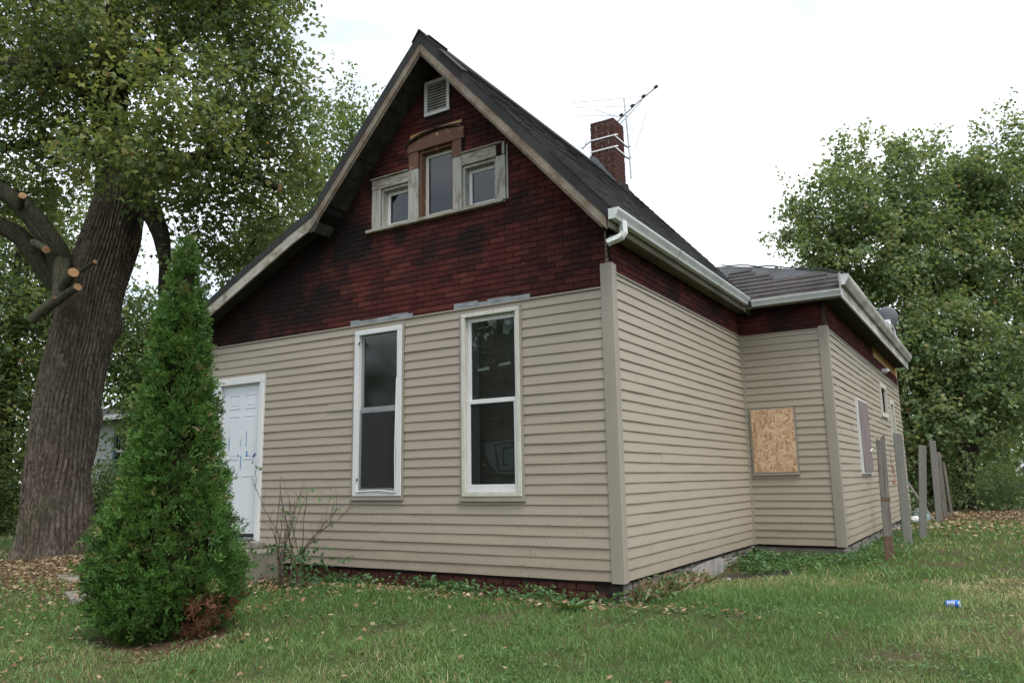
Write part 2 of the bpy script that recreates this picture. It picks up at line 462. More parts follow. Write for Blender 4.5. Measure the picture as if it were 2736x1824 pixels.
# ------------------------------------------------------------------ object helpers
WL = {}
def link(o, parent, loc):
    col.objects.link(o)
    loc = Vector(loc)
    WL[o.name] = loc
    if parent is not None:
        o.parent = parent
        o.location = loc - WL[parent.name]
    else:
        o.location = loc
    return o

def tag(o, label=None, cat=None, group=None, kind=None):
    for key, v in (('label', label), ('category', cat), ('group', group), ('kind', kind)):
        if v:
            o[key] = v
    return o

def thing(name, loc, label, cat, group=None, parent=None):
    o = bpy.data.objects.new(name, None)
    o.empty_display_size = 0.2
    link(o, parent, loc)
    return tag(o, label, cat, group)

def group_part(name, loc, parent):
    o = bpy.data.objects.new(name, None)
    o.empty_display_size = 0.1
    return link(o, parent, loc)

class MB:
    def __init__(s):
        s.v, s.f = [], []
    def add(s, verts, faces):
        n = len(s.v)
        s.v.extend([tuple(p) for p in verts])
        s.f.extend([tuple(i + n for i in f) for f in faces])
        return s
    def box(s, x0, x1, y0, y1, z0, z1):
        return s.add([(x0, y0, z0), (x1, y0, z0), (x1, y1, z0), (x0, y1, z0), (x0, y0, z1), (x1, y0, z1), (x1, y1, z1), (x0, y1, z1)],
                     [(0, 3, 2, 1), (4, 5, 6, 7), (0, 1, 5, 4), (1, 2, 6, 5), (2, 3, 7, 6), (3, 0, 4, 7)])
    def prism(s, poly, axis, a, b):
        """poly: 2-D points in the two other axes (in x,y,z order), extruded along axis from a to b"""
        n = len(poly)
        def P(q, t):
            return (t, q[0], q[1]) if axis == 0 else ((q[0], t, q[1]) if axis == 1 else (q[0], q[1], t))
        vs_ = [P(q, a) for q in poly] + [P(q, b) for q in poly]
        fs = [tuple(range(n)), tuple(range(2 * n - 1, n - 1, -1))]
        fs += [(i, i + n, (i + 1) % n + n, (i + 1) % n) for i in range(n)]
        return s.add(vs_, fs)
    def tube(s, pts, rad, n=8, cap=True):
        pts = [Vector(p) for p in pts]
        if not hasattr(rad, '__len__'):
            rad = [rad] * len(pts)
        rings, up = [], None
        for i, p in enumerate(pts):
            d = (pts[min(i + 1, len(pts) - 1)] - pts[max(i - 1, 0)]).normalized()
            if up is None:
                up = d.orthogonal().normalized()
            up = (up - d * up.dot(d)).normalized()
            sd = d.cross(up)
            rings.append([p + (up * math.cos(2 * math.pi * j / n) + sd * math.sin(2 * math.pi * j / n)) * rad[i] for j in range(n)])
        vs_ = [q for r in rings for q in r]
        fs = []
        for i in range(len(pts) - 1):
            for j in range(n):
                a, b = i * n + j, i * n + (j + 1) % n
                fs.append((a, b, b + n, a + n))
        if cap:
            fs.append(tuple(range(n - 1, -1, -1)))
            fs.append(tuple(range((len(pts) - 1) * n, len(pts) * n)))
        return s.add(vs_, fs)
    def obox(s, c, ax, ay, az):
        c, ax, ay, az = Vector(c), Vector(ax), Vector(ay), Vector(az)
        vs_ = [c + sx_ * ax + sy * ay + sz * az for sz in (-1, 1) for sy in (-1, 1) for sx_ in (-1, 1)]
        return s.add(vs_, [(0, 2, 3, 1), (4, 5, 7, 6), (0, 1, 5, 4), (1, 3, 7, 5), (3, 2, 6, 7), (2, 0, 4, 6)])
    def mesh(s, name, mat, origin, smooth=False):
        me = bpy.data.meshes.new(name)
        o = Vector(origin)
        me.from_pydata([Vector(p) - o for p in s.v], [], s.f)
        me.materials.append(M[mat])
        if smooth:
            me.polygons.foreach_set('use_smooth', [True] * len(me.polygons))
        me.update()
        return me
    def build(s, name, mat, parent=None, smooth=False, origin=None, bevel=0, fixn=True):
        if origin is None:
            a = np.array(s.v)
            origin = (a.min(0) + a.max(0)) / 2
        me = s.mesh(name, mat, origin, smooth)
        if fixn or bevel:
            bm = bmesh.new()
            bm.from_mesh(me)
            bmesh.ops.recalc_face_normals(bm, faces=bm.faces)
            if bevel:
                bmesh.ops.bevel(bm, geom=list(bm.edges), offset=bevel, segments=1, affect='EDGES', clamp_overlap=True)
            bm.to_mesh(me)
            bm.free()
        return link(bpy.data.objects.new(name, me), parent, origin)

def B(name, mat, parent, x0, x1, y0, y1, z0, z1, bevel=0.0):
    return MB().box(x0, x1, y0, y1, z0, z1).build(name, mat, parent, bevel=bevel)

def np_mesh(name, verts, faces, mat, parent=None, origin=(0, 0, 0), tint=None, smooth=False):
    """verts (N,3), faces (M,k) numpy arrays -> one mesh object; tint: per-vertex value"""
    me = bpy.data.meshes.new(name)
    verts = np.asarray(verts, np.float32) - np.asarray(origin, np.float32)
    faces = np.asarray(faces, np.int32)
    k_ = faces.shape[1]
    me.vertices.add(len(verts))
    me.vertices.foreach_set('co', verts.ravel())
    me.loops.add(faces.size)
    me.loops.foreach_set('vertex_index', faces.ravel())
    me.polygons.add(len(faces))
    me.polygons.foreach_set('loop_start', np.arange(0, faces.size, k_, dtype=np.int32))
    me.polygons.foreach_set('loop_total', np.full(len(faces), k_, np.int32))
    if smooth:
        me.polygons.foreach_set('use_smooth', np.ones(len(faces), bool))
    me.materials.append(M[mat])
    if tint is not None:
        at = me.attributes.new('tint', 'FLOAT_COLOR', 'POINT')
        cbuf = np.ones((len(verts), 4), np.float32)
        cbuf[:, 0] = tint
        at.data.foreach_set('color', cbuf.ravel())
    me.update(calc_edges=True)
    return link(bpy.data.objects.new(name, me), parent, origin)

# ------------------------------------------------------------------ ground
def gz(x, y):
    """height of the ground: level round the house, falling gently to the street"""
    x = np.asarray(x, float)
    y = np.asarray(y, float)
    f = np.clip(-y - 0.2, 0, 7.5)
    z = -0.165 - 0.049 * f
    z = z + 0.075 * np.clip((-x - 5.5) / 3.0, 0, 1) * np.clip(1 - f / 6, 0, 1)
    z = z + 0.016 * np.sin(1.7 * x + 0.6 * y) * np.sin(1.3 * y - 0.4 * x + 1) + 0.008 * np.sin(5.1 * x + 2) * np.sin(4.3 * y)
    z = z - 0.075 * np.exp(-((x - .30) / .5) ** 2 - ((y - 2.9) / 1.5) ** 2)          # hollow beside the side wall
    z = z - 0.05 * np.exp(-((y + .12) / .28) ** 2) * (x < .6) * (x > -4.5)            # drip line under the front wall
    return z
def G(x, y):
    return float(gz(x, y))
gx = np.unique(np.concatenate([np.linspace(-400, -30, 12), np.linspace(-30, -8, 45), np.linspace(-8, 8, 130), np.linspace(8, 30, 30), np.linspace(30, 400, 12)]))
gy = np.unique(np.concatenate([np.linspace(-400, -30, 12), np.linspace(-30, -7, 30), np.linspace(-7, 9, 130), np.linspace(9, 40, 50), np.linspace(40, 600, 12)]))
GX, GY = np.meshgrid(gx, gy, indexing='ij')
gv = np.stack([GX, GY, gz(GX, GY)], -1).reshape(-1, 3)
ni, nj = len(gx), len(gy)
I_, J_ = np.meshgrid(np.arange(ni - 1), np.arange(nj - 1), indexing='ij')
a0 = (I_ * nj + J_).ravel()
ground = np_mesh('ground', gv, np.stack([a0, a0 + nj, a0 + nj + 1, a0 + 1], 1), 'lawn_soil', smooth=True)
tag(ground, 'sloping lawn with patchy grass and bare soil around the house', 'ground', kind='structure')

def ground_patch(name, pts, mat, lift=0.006, label=None, cat=None):
    """thin sheet that follows the ground inside an outline"""
    bm = bmesh.new()
    vsx = [bm.verts.new((x, y, 0)) for x, y in pts]
    bm.faces.new(vsx)
    bmesh.ops.triangulate(bm, faces=bm.faces)
    for _ in range(3):
        bmesh.ops.subdivide_edges(bm, edges=list(bm.edges), cuts=1, use_grid_fill=True)
    for v in bm.verts:
        v.co.z = G(v.co.x, v.co.y) + lift
    me = bpy.data.meshes.new(name)
    bm.to_mesh(me)
    bm.free()
    me.materials.append(M[mat])
    o = link(bpy.data.objects.new(name, me), None, (0, 0, 0))
    return tag(o, label, cat, kind='structure')
def blob2(cx, cy, rx, ry, n=22, seed=0, wob=0.22):
    r_ = random.Random(seed)
    ph = [r_.uniform(0, 6.28) for _ in range(4)]
    out = []
    for i in range(n):
        t = 2 * math.pi * i / n
        k_ = 1 + wob * (0.5 * math.sin(2 * t + ph[0]) + 0.35 * math.sin(3 * t + ph[1]) + 0.3 * math.sin(5 * t + ph[2]))
        out.append((cx + rx * k_ * math.cos(t), cy + ry * k_ * math.sin(t)))
    return out
ground_patch('bare_soil', blob2(0.52, 2.75, 0.42, 0.62, seed=3), 'bare_soil', label='dark bare soil patch beside the stone foundation', cat='soil')
ground_patch('soil_ring', blob2(-3.0, -2.85, 0.66, 0.56, seed=5), 'mulch', label='brown needle litter ring under the arborvitae', cat='soil')
ground_patch('leafy_soil', blob2(-7.6, -0.9, 2.4, 1.1, seed=8), 'mulch', label='brown leaf covered soil at the foot of the old tree', cat='soil')
ground_patch('shaded_soil', blob2(3.0, 18.0, 5.0, 3.6, seed=9), 'mulch', label='brown leaf covered soil under the trees behind the house', cat='soil')
street = np_mesh('street', [(-400, -34, G(0, -34) + .01), (400, -34, G(0, -34) + .01), (400, -26, G(0, -26) + .01), (-400, -26, G(0, -26) + .01)], [(0, 1, 2, 3)], 'asphalt')
tag(street, 'asphalt street in front of the house', 'street', kind='structure')

# ------------------------------------------------------------------ the house
L1, WX, YB = 4.7027, 1.2465, 14.15
XL = -6.42
E_ = 0.104
house = thing('house', (-2.6, 4.0, -0.15), 'weathered gabled house with tan vinyl siding below red brick-pattern shingle siding', 'house')
front_wall = None

ROOF = [(-6.65, 3.20), (-4.30, 4.31), (-4.0, 4.435), (-3.80, 4.55), (-2.16, 6.29), (0.21, 3.61)]
def roof_z(x):
    return float(np.interp(x, [p[0] for p in ROOF], [p[1] for p in ROOF]))
def under_z(x):
    return roof_z(x) - (0.15 if x > -3.8 else 0.12)

def wall_cells(us, zbot, top, openings):
    """split a wall outline into polygons that leave the openings free"""
    br = sorted(set([us[0], us[1]] + [o for op in openings for o in op[:2] if us[0] < o < us[1]] + [q for q in us[2:]]))
    out = []
    for a, b in zip(br[:-1], br[1:]):
        m_ = (a + b) / 2
        cuts = sorted([(op[2], op[3]) for op in openings if op[0] < m_ < op[1]])
        z = zbot
        for c0, c1 in cuts:
            if c0 > z + 1e-6:
                out.append([(a, z), (b, z), (b, c0), (a, c0)])
            z = c1
        out.append([(a, z), (b, z), (b, top(b)), (a, top(a))])
    return out

OPEN_F = [(-6.00, -5.19, 0.25, 2.36), (-3.44, -2.76, 0.86, 2.81), (-1.80, -1.12, 0.86, 2.81),
          (-3.09, -2.63, 4.12, 4.63), (-2.48, -1.96, 4.12, 4.99), (-1.83, -1.35, 4.12, 4.64)]
mb = MB()
for poly in wall_cells((XL, 0.0, -4.30, -4.0, -3.8, -2.16), -0.03, lambda x: under_z(x) - 0.002, OPEN_F):
    mb.prism(poly, 1, 0.0, 0.13)
front_wall = mb.build('front_wall', 'tar_paper', house)
mb = MB()
mb.box(-0.13, 0.0, 0.13, L1, -0.03, 3.50)
side_wall = mb.build('side_wall', 'tar_paper', house)
wing_front = MB().box(0.002, WX, L1, L1 + 0.13, -0.03, 3.52).build('wing_front_wall', 'tar_paper', house)
OPEN_W = [(6.86, 7.80, 1.02, 2.18), (10.3, 11.1, 2.2, 2.76), (11.8, 12.3, 1.66, 2.52)]
mb = MB()
for poly in wall_cells((L1 + 0.13, YB), -0.03, lambda y: 3.52, OPEN_W):
    mb.prism(poly, 0, WX - 0.13, WX)
wing_side = mb.build('wing_side_wall', 'tar_paper', house)
mb = MB()
mb.box(XL, XL + 0.13, 0.13, 5.3, -0.03, 3.1)
left_wall = mb.build('left_wall', 'siding', house)
mb = MB()
mb.prism([(XL, -0.03), (-0.0, -0.03), (-0.0, 3.5), (-2.16, 6.05), (-3.8, 4.25), (XL, 3.05)], 1, 5.3, 5.42)
mb.box(-3.5, WX, YB, YB + 0.13, -0.03, 3.5)
mb.box(-3.5, -3.37, 5.42, YB, -0.03, 3.5)
rear_wall = mb.build('rear_wall', 'siding', house)
MB().box(XL + .13, -.13, .13, 5.3, 0.1, 0.18).build('floor_boards', 'dark_inside', house)
MB().box(XL + .13, -.13, .13, 5.3, 2.96, 3.04).build('inner_ceiling', 'dark_inside', house)
mb = MB().box(XL + .13, -.13, 2.7, 2.78, 0.181, 2.959).box(-4.3, -4.2, .131, 2.699, 0.181, 2.959)
mb.build('inner_wall', 'dark_inside', house)
MB().prism([(-5.2, 3.041), (-.5, 3.041), (-.5, 3.9), (-1.4, 4.95), (-2.9, 4.95), (-3.6, 4.15), (-5.2, 3.5)], 1, 2.2, 2.28).build('attic_partition', 'dark_inside', house)

# foundation: brick under the front, rubble stone elsewhere
fb = MB().box(XL + .05, -0.05, 0.04, 0.16, -0.6, -0.031).build('foundation', 'sooty', house)
fbrick = MB().box(-0.1, 0.1, 0.0, 0.05, -0.03, 0.03).mesh('foundation_brick_mesh', 'foundation_brick', (0, 0, 0))
n = 0
for r_ in range(5):
    x = -6.2 + (0.11 if r_ % 2 else 0)
    while x < -0.2:
        if random.random() < 0.98:
            o = bpy.data.objects.new('foundation_brick', fbrick)
            link(o, fb, (x, 0.012 + random.uniform(-.006, .006), -0.065 - r_ * 0.07))
            o.rotation_euler = (0, random.uniform(-.02, .02), random.uniform(-.02, .02))
        x += 0.215
mb = MB()
rr = random.Random(4)
def rubble_run(mb, ax, fixed, a, b, sgn):
    u = a
    while u < b:
        w_ = rr.uniform(0.16, 0.42)
        w_ = min(w_, b - u + .02)
        z = -0.36
        while z < -0.06:
            h_ = rr.uniform(0.09, 0.17)
            d_ = rr.uniform(0.0, 0.035)
            z1 = min(z + h_, -0.032)
            c0 = fixed - sgn * 0.16
            c1 = fixed - sgn * 0.05 + sgn * d_
            pts = [(u + .006, z + .005), (u + w_ - .01, z + rr.uniform(0, .02)), (u + w_ - .006, z1 - rr.uniform(0, .02)), (u + .01, z1 - .006)]
            (mb.prism(pts, ax, c0, c1))
            z = z1
        u += w_
rubble_run(mb, 0, 0.0, 0.1, L1, 1)
mb.build('rubble_foundation', 'rubble', house, bevel=0.008)
mb = MB()
rubble_run(mb, 0, WX, L1 + .1, YB, 1)
B('concrete_foundation', 'concrete', house, .02, WX - .035, L1 + .03, L1 + .16, -.6, -.034, .01)
MB().prism([(1.95, -.5), (3.15, -.5), (3.1, -.05), (2.7, -.04), (2.2, -.06), (1.98, -.10)], 0, -.04, .022).build('mortar_patch', 'old_render', house)
mb.build('rubble_foundation', 'rubble', house, bevel=0.008)
MB().box(-0.15, -0.075, 0.15, L1, -0.6, -0.033).box(0.0, WX - .08, L1 + .078, L1 + .15, -0.6, -0.033).box(WX - .15, WX - .082, L1 + .15, YB, -0.6, -0.033).build('foundation_core', 'concrete', house)

# ---- vinyl siding, one object per course and run
SL, ST = 0.0225, 0.009      # how far lip and top of a course stand off the wall
def clapboards(part, axis, fixed, sgn, a, b, ncourse, rects, jit=0.0016, seams=0.35):
    for i in range(int(math.ceil(ncourse))):
        z0 = i * E_
        z1 = min((i + 1) * E_, ncourse * E_)
        segs = [(a, b)]
        extra = []
        for (u0, u1, c0, c1) in rects:
            if min(z1, c1) - max(z0, c0) > 0.002:
                if c0 - z0 > .008:
                    extra.append((u0, u1, z0, c0 - .001))
                if z1 - c1 > .008:
                    extra.append((u0, u1, c1 + .001, z1))
                ns = []
                for s0, s1 in segs:
                    if u1 <= s0 or u0 >= s1:
                        ns.append((s0, s1))
                        continue
                    if u0 > s0:
                        ns.append((s0, u0))
                    if u1 < s1:
                        ns.append((u1, s1))
                segs = ns
        zz0, zz1 = z0, z1
        ns = []
        for p_, q_ in segs:                      # staggered lap joints in the long runs
            if q_ - p_ > 1.5 and random.random() < seams:
                c_ = random.uniform(p_ + .35, q_ - .35)
                ns += [(p_, c_, 0.0), (c_ - .025, q_, .0016)]
            else:
                ns.append((p_, q_, 0.0))
        for s0, s1, z0, z1, lap in [(p_, q_, zz0, zz1, l_) for p_, q_, l_ in ns] + [e + (0.0,) for e in extra]:
            if s1 - s0 < 0.01:
                continue
            so = SL - (SL - ST) * (z0 - zz0) / E_
            to = SL - (SL - ST) * (z1 - zz0) / E_
            nn = max(2, int((s1 - s0) / 0.45) + 1)
            us_ = np.linspace(s0, s1, nn)
            dz = [random.gauss(0, jit) for _ in us_]
            dd = [random.gauss(0, jit) + lap for _ in us_]
            vs_, fs = [], []
            for u, q, p in zip(us_, dz, dd):
                prof = [(so + p, z0 + q), (so + p - .001, z0 + q + min(.012, (z1 - z0) * .4)), (to + p, z1 - .001), (0.0, z1 - .001), (0.0, z0 + .002)]
                for o_, z in prof:
                    c_ = fixed + sgn * o_
                    vs_.append((u, c_, z) if axis == 1 else (c_, u, z))
            for j in range(nn - 1):
                for t in range(5):
                    p0, p1 = j * 5 + t, j * 5 + (t + 1) % 5
                    fs.append((p0, p1, p1 + 5, p0 + 5))
            fs.append((0, 1, 2, 3, 4))
            fs.append(tuple(range(nn * 5 - 1, nn * 5 - 6, -1)))
            MB().add(vs_, fs).build('clapboard', 'siding', part)
RF = [(-6.15, -5.10, 0.0, 2.45), (-3.50, -2.69, 0.80, 2.86), (-1.87, -1.055, 0.79, 2.87)]
clapboards(front_wall, 1, 0.0, -1, XL, -0.085, 28, RF)
clapboards(side_wall, 0, 0.0, 1, 0.085, L1 - 0.03, 29.5, [])
clapboards(wing_front, 1, L1, -1, 0.03, WX - 0.085, 29.5, [(0.08, 0.74, 1.0, 1.97)])
clapboards(wing_side, 0, WX, 1, L1 + 0.085, YB, 29.5, [(6.80, 7.86, 0.98, 2.22), (10.2, 11.2, 2.12, 2.82), (11.7, 12.4, 1.6, 2.58)], 0.003)
# corner posts and channels
def corner_post(px, py, z1, parent):
    mb = MB()
    mb.prism([(px - .092, py - .034), (px - .006, py - .039), (px + .039, py - .039), (px + .039, py + .006), (px + .034, py + .092),
              (px + .012, py + .092), (px + .012, py - .012), (px - .092, py - .012)], 2, -0.012, z1)
    return mb.build('corner_post', 'siding_trim', parent)
corner_post(0.0, 0.0, 3.16, house)
corner_post(WX, L1, 3.11, house)
MB().prism([(0.005, L1 - .045), (0.045, L1 - .045), (0.045, L1 - .003), (0.005, L1 - .003)], 2, -0.01, 3.09).build('inside_corner_trim', 'siding_trim', house)
for nm, args in (('front', (XL, -.092, -.031, -.003, 2.905, 2.922)),):
    B('top_channel', 'siding_trim', front_wall, *args)
B('top_channel', 'siding_trim', side_wall, .003, .033, .09, L1 - .045, 3.066, 3.082)
B('top_channel', 'siding_trim', wing_front, .046, WX - .09, L1 - .033, L1 - .003, 3.066, 3.082)
B('top_channel', 'siding_trim', wing_side, WX + .003, WX + .033, L1 + .09, YB, 3.066, 3.082)

# ---- red brick-pattern siding
CAMP = np.array([3.19, -7.09, 0.99])
def clip_poly(poly, a_, b_, c_):
    """keep a*u + b*z <= c"""
    out = []
    for i in range(len(poly)):
        p, q = poly[i], poly[(i + 1) % len(poly)]
        fp, fq = a_ * p[0] + b_ * p[1] - c_, a_ * q[0] + b_ * q[1] - c_
        if fp <= 0:
            out.append(p)
        if (fp < 0 < fq) or (fq < 0 < fp):
            t = fp / (fp - fq)
            out.append((p[0] + t * (q[0] - p[0]), p[1] + t * (q[1] - p[1])))
    return out
def line(p, q, off):
    """half-plane below the line p-q lowered by off: returns a, b, c with a*u+b*z<=c"""
    m_ = (q[1] - p[1]) / (q[0] - p[0])
    return (-m_, 1.0, p[1] - m_ * p[0] - off)
HP_R = line((-2.16, 6.29), (0.21, 3.61), 0.155)
HP_L = line((-3.80, 4.55), (-2.16, 6.29), 0.155)
HP_K = line((-6.65, 3.20), (-4.0, 4.42), 0.125)
def brick_cells(uoff, a, b, zlo, zhi, rects, gable=False):
    g = 0.0028
    out = []
    for row in range(int(zlo / BH), int(zhi / BH) + 1):
        z0, z1 = max(row * BH + g, zlo), min((row + 1) * BH - g, zhi)
        if z1 - z0 < 0.012:
            continue
        sh = 0.5 if row % 2 else 0.0
        c0 = int(math.floor((a + uoff) / BL)) - 1
        for c_ in range(c0, int((b + uoff) / BL) + 2):
            u0, u1 = (c_ - sh) * BL - uoff + g, (c_ + 1 - sh) * BL - uoff - g
            u0, u1 = max(u0, a), min(u1, b)
            segs = [(u0, u1)] if u1 - u0 > 0.02 else []
            for r0, r1, q0, q1 in rects:
                if min(z1, q1) - max(z0, q0) > 0.002:
                    segs = [s for s0, s1 in segs for s in ((s0, min(s1, r0)), (max(s0, r1), s1)) if s[1] - s[0] > 0.015]
            for s0, s1 in segs:
                poly = [(s0, z0), (s1, z0), (s1, z1), (s0, z1)]
                full = abs((s1 - s0) - (BL - 2 * g)) < 1e-4 and abs((z1 - z0) - (BH - 2 * g)) < 1e-4
                if gable:
                    for hp in ((HP_R,) if s0 > -2.2 else ((HP_L,) if s0 > -3.95 else (HP_K,))) + ((HP_R, HP_L) if -2.4 < s0 < -1.9 else ()):
                        q = clip_poly(poly, *hp)
                        if q != poly:
                            full = False
                        poly = q
                        if len(poly) < 3:
                            break
                if len(poly) >= 3:
                    out.append((poly, full))
    return out
def brick_shape(mb, poly, axis, fixed, sgn, d):
    """chamfered plate standing d off the wall"""
    n_ = len(poly)
    cx = sum(p[0] for p in poly) / n_
    cz = sum(p[1] for p in poly) / n_
    rad = max(0.02, min(max(p[0] for p in poly) - min(p[0] for p in poly), max(p[1] for p in poly) - min(p[1] for p in poly)) / 2)
    vs_ = []
    for o_, ins in ((0.0005, 0.0), (d, 0.0022)):
        for u, z in poly:
            du, dz = cx - u, cz - z
            uu = u + (ins if du > 0 else -ins)
            zz = z + (ins if dz > 0 else -ins)
            c_ = fixed + sgn * o_
            vs_.append((uu, c_, zz) if axis == 1 else (c_, uu, zz))
    fs = [tuple(range(n_, 2 * n_))] + [(i, (i + 1) % n_, (i + 1) % n_ + n_, i + n_) for i in range(n_)]
    mb.add(vs_, fs)
cells = brick_cells(0.0, XL, -0.03, 2.925, 6.14, [(-3.24, -1.2, 4.09, 4.66), (-2.62, -1.8, 4.66, 5.12), (-2.385, -2.02, 5.42, 5.86)], True)
full = [c_ for c_ in cells if c_[1]]
full.sort(key=lambda c_: (c_[0][0][0] - CAMP[0]) ** 2 + 49 + (c_[0][0][1] - CAMP[2]) ** 2)
singles = full[:165]
sid = set(id(c_) for c_ in singles)
g = 0.0028
mb = MB()
brick_shape(mb, [(-BL / 2 + g, -BH / 2 + g), (BL / 2 - g, -BH / 2 + g), (BL / 2 - g, BH / 2 - g), (-BL / 2 + g, BH / 2 - g)], 1, 0.0, -1, 0.008)
bme = mb.mesh('brick', 'asphalt_brick', (0, 0, 0))
for c_ in singles:
    p = c_[0]
    link(bpy.data.objects.new('brick', bme), front_wall, ((p[0][0] + p[1][0]) / 2, random.uniform(-.0012, .0012), (p[0][1] + p[2][1]) / 2))
mb = MB()
for c_ in cells:
    if id(c_) not in sid:
        brick_shape(mb, c_[0], 1, 0.0, -1, 0.008 + random.uniform(-.0015, .0015))
tag(mb.build('brick_courses', 'asphalt_brick', front_wall), kind='stuff')
for part, axis, fixed, sgn, uoff, a, b, rects in ((side_wall, 0, 0.0, 1, 0.0, 0.03, L1 - .01, []),
                                            (wing_front, 1, L1, -1, L1, 0.012, WX - .02, []),
                                            (wing_side, 0, WX, 1, WX, L1 + .02, YB, [(9.85, 14.2, 3.3, 3.8)])):
    mb = MB()
    for c_ in brick_cells(uoff, a, b, 3.085, 3.5, rects):
        brick_shape(mb, c_[0], axis, fixed, sgn, 0.008 + random.uniform(-.0015, .0015))
    tag(mb.build('brick_courses', 'asphalt_brick', part), kind='stuff')
# splintered corner strip of the red siding
mb = MB()
z = 3.17
while z < 3.46:
    h_ = random.uniform(.04, .1)
    w_ = random.uniform(.012, .03)
    mb.box(-.03 - random.uniform(0, .008), -.03 + w_, -.018 - random.uniform(0, .006), .012, z, z + h_)
    z += h_ + random.uniform(0.0, .015)
mb.build('corner_strip', 'rake_wood', front_wall)
B('corner_strip', 'soffit_dark', house, WX - .022, WX + .012, L1 - .014, L1 + .02, 3.12, 3.44)
B('siding_patch', 'plywood', wing_side, WX + .001, WX + .018, 9.86, 14.1, 3.30, 3.50)
# grey flashing strips over the two windows
for x0, x1, seed in ((-3.57, -2.57, 1), (-1.96, -0.94, 2)):
    r_ = random.Random(seed)
    x = x0
    while x < x1 - .05:
        w_ = min(r_.uniform(.12, .34), x1 - x)
        B('head_flashing', 'grey_flashing', front_wall, x, x + w_ - .004, -.022, -.009, 2.923, 2.975 + r_.uniform(-.012, .015))
        x += w_

# ---- roof of the main house
def slab(pts, offs, y0, y1, name, mat):
    poly = list(pts) + [(x, z - o_) for (x, z), o_ in reversed(list(zip(pts, offs)))]
    return MB().prism(poly, 1, y0, y1).build(name, mat, roof if name != 'roof' else house)
roof = slab([(-2.16, 6.29), (0.21, 3.61)], (.145, .145), -0.42, 5.7, 'roof', 'shingle_black')
slab([(-3.80, 4.55), (-2.162, 6.288)], (.145, .145), -0.42, 5.7, 'left_slope', 'shingle_black')
mb = MB().prism([(-6.65, 3.20), (-4.30, 4.31), (-4.0, 4.435), (-3.802, 4.548), (-3.802, 4.40), (-4.0, 4.325), (-4.3, 4.205), (-6.65, 3.10)], 1, -0.36, 5.7)
mb.build('lean_to_slope', 'shingle_black', roof)
ridge = MB().prism([(-2.27, 6.172), (-2.16, 6.306), (-2.05, 6.178), (-2.05, 6.186), (-2.16, 6.322), (-2.27, 6.18)], 1, -0.44, 5.72).build('ridge_cap', 'shingle_black', roof)
# shingles on the right slope, tab by tab
A_, E0 = Vector((-2.16, 0, 6.29)), Vector((0.21, 0, 3.61))
sd = (A_ - E0)
slen = sd.length
sd.normalize()
nrm = Vector((sd.z, 0, -sd.x)) * -1
if nrm.z < 0:
    nrm = -nrm
def tabs(mb, o, sdir, nr, along, length, width, expo, tabw, seed, objs=None, thick=0.007):
    r_ = random.Random(seed)
    n_ = int(length / expo)
    for i in range(n_):
        off = -r_.uniform(0, tabw)
        t = off
        while t < width:
            t0, t1 = max(0.0, t + .004), min(width, t + tabw - .003)
            t += tabw
            if t1 - t0 < .03:
                continue
            s0 = i * expo - .01 + r_.uniform(-.006, .006)
            s1 = min(s0 + expo + .02, length)
            lift = thick + r_.uniform(0, .004)
            vs_ = []
            for s_, base, top in ((s0, .0015, lift + .004), (s1, .0008, .003)):
                for tt in (t0, t1):
                    vs_.append(o + sdir * s_ + along * tt + nr * base)
                    vs_.append(o + sdir * s_ + along * tt + nr * top)
            fs = [(0, 2, 3, 1), (1, 3, 7, 5), (0, 1, 5, 4), (2, 6, 7, 3), (4, 5, 7, 6)]
            if objs is None:
                mb.add(vs_, fs)
            else:
                objs.append((vs_, fs))
mb = MB()
tabs(mb, E0 + Vector((0, -.425, 0)), sd, nrm, Vector((0, 1, 0)), slen, 6.12, .14, .305, 11)
tag(mb.build('shingles', 'shingle_black', roof, fixn=False), kind='stuff')
# rake boards
def rake(pts, h, y0, y1, name, mat):
    return MB().prism(list(pts) + [(x, z - h) for x, z in reversed(pts)], 1, y0, y1).build(name, mat, roof)
rake([(-2.155, 6.144), (0.17, 3.512)], .125, -.415, -.385, 'rake_board', 'rake_wood')
rake([(-2.155, 6.02), (0.12, 3.44)], .035, -.40, -.384, 'rake_moulding', 'rake_wood')
rake([(-3.93, 4.26), (-2.165, 6.144)], .115, -.415, -.385, 'rake_board', 'rake_wood')
rake([(-3.93, 4.145), (-2.165, 6.028)], .03, -.40, -.384, 'rake_moulding', 'rake_wood')
rake([(-6.66, 3.098), (-4.32, 4.198), (-4.02, 4.315), (-3.86, 4.39)], .15, -.352, -.325, 'rake_board', 'rake_white')
B('lookout_block', 'rake_wood', roof, -.24, -.12, -.40, -.30, 3.83, 3.94, .006)
MB().prism([(-3.96, 4.15), (-3.85, 4.11), (-3.78, 4.22), (-3.90, 4.28)], 1, -.405, -.14).build('lookout_block', 'soffit_dark', roof)
# boards on the underside of the left overhang
ls = (Vector((-2.16, 0, 6.29)) - Vector((-3.80, 0, 4.55))).normalized()
ln_ = Vector((-ls.z, 0, ls.x))
for i in range(17):
    c_ = Vector((-3.80, 0, 4.55)) + ls * (0.07 + i * .143) - ln_ * 0.108
    c_.y = -.195 + random.uniform(-.006, .006)
    mb = MB().obox(c_ - ln_ * random.uniform(0, .012), ls * .068, Vector((0, .188, 0)), ln_ * .009)
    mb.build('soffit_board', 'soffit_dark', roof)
rsl = Vector((0.21 + 2.16, 0, 3.61 - 6.29)).normalized()
for i in range(22):
    c_ = Vector((-2.16, 0, 6.29)) + rsl * (0.12 + i * .143) - nrm * 0.108
    c_.y = -.195
    MB().obox(c_, rsl * .068, Vector((0, .188, 0)), nrm * .009).build('soffit_board', 'soffit_dark', roof)
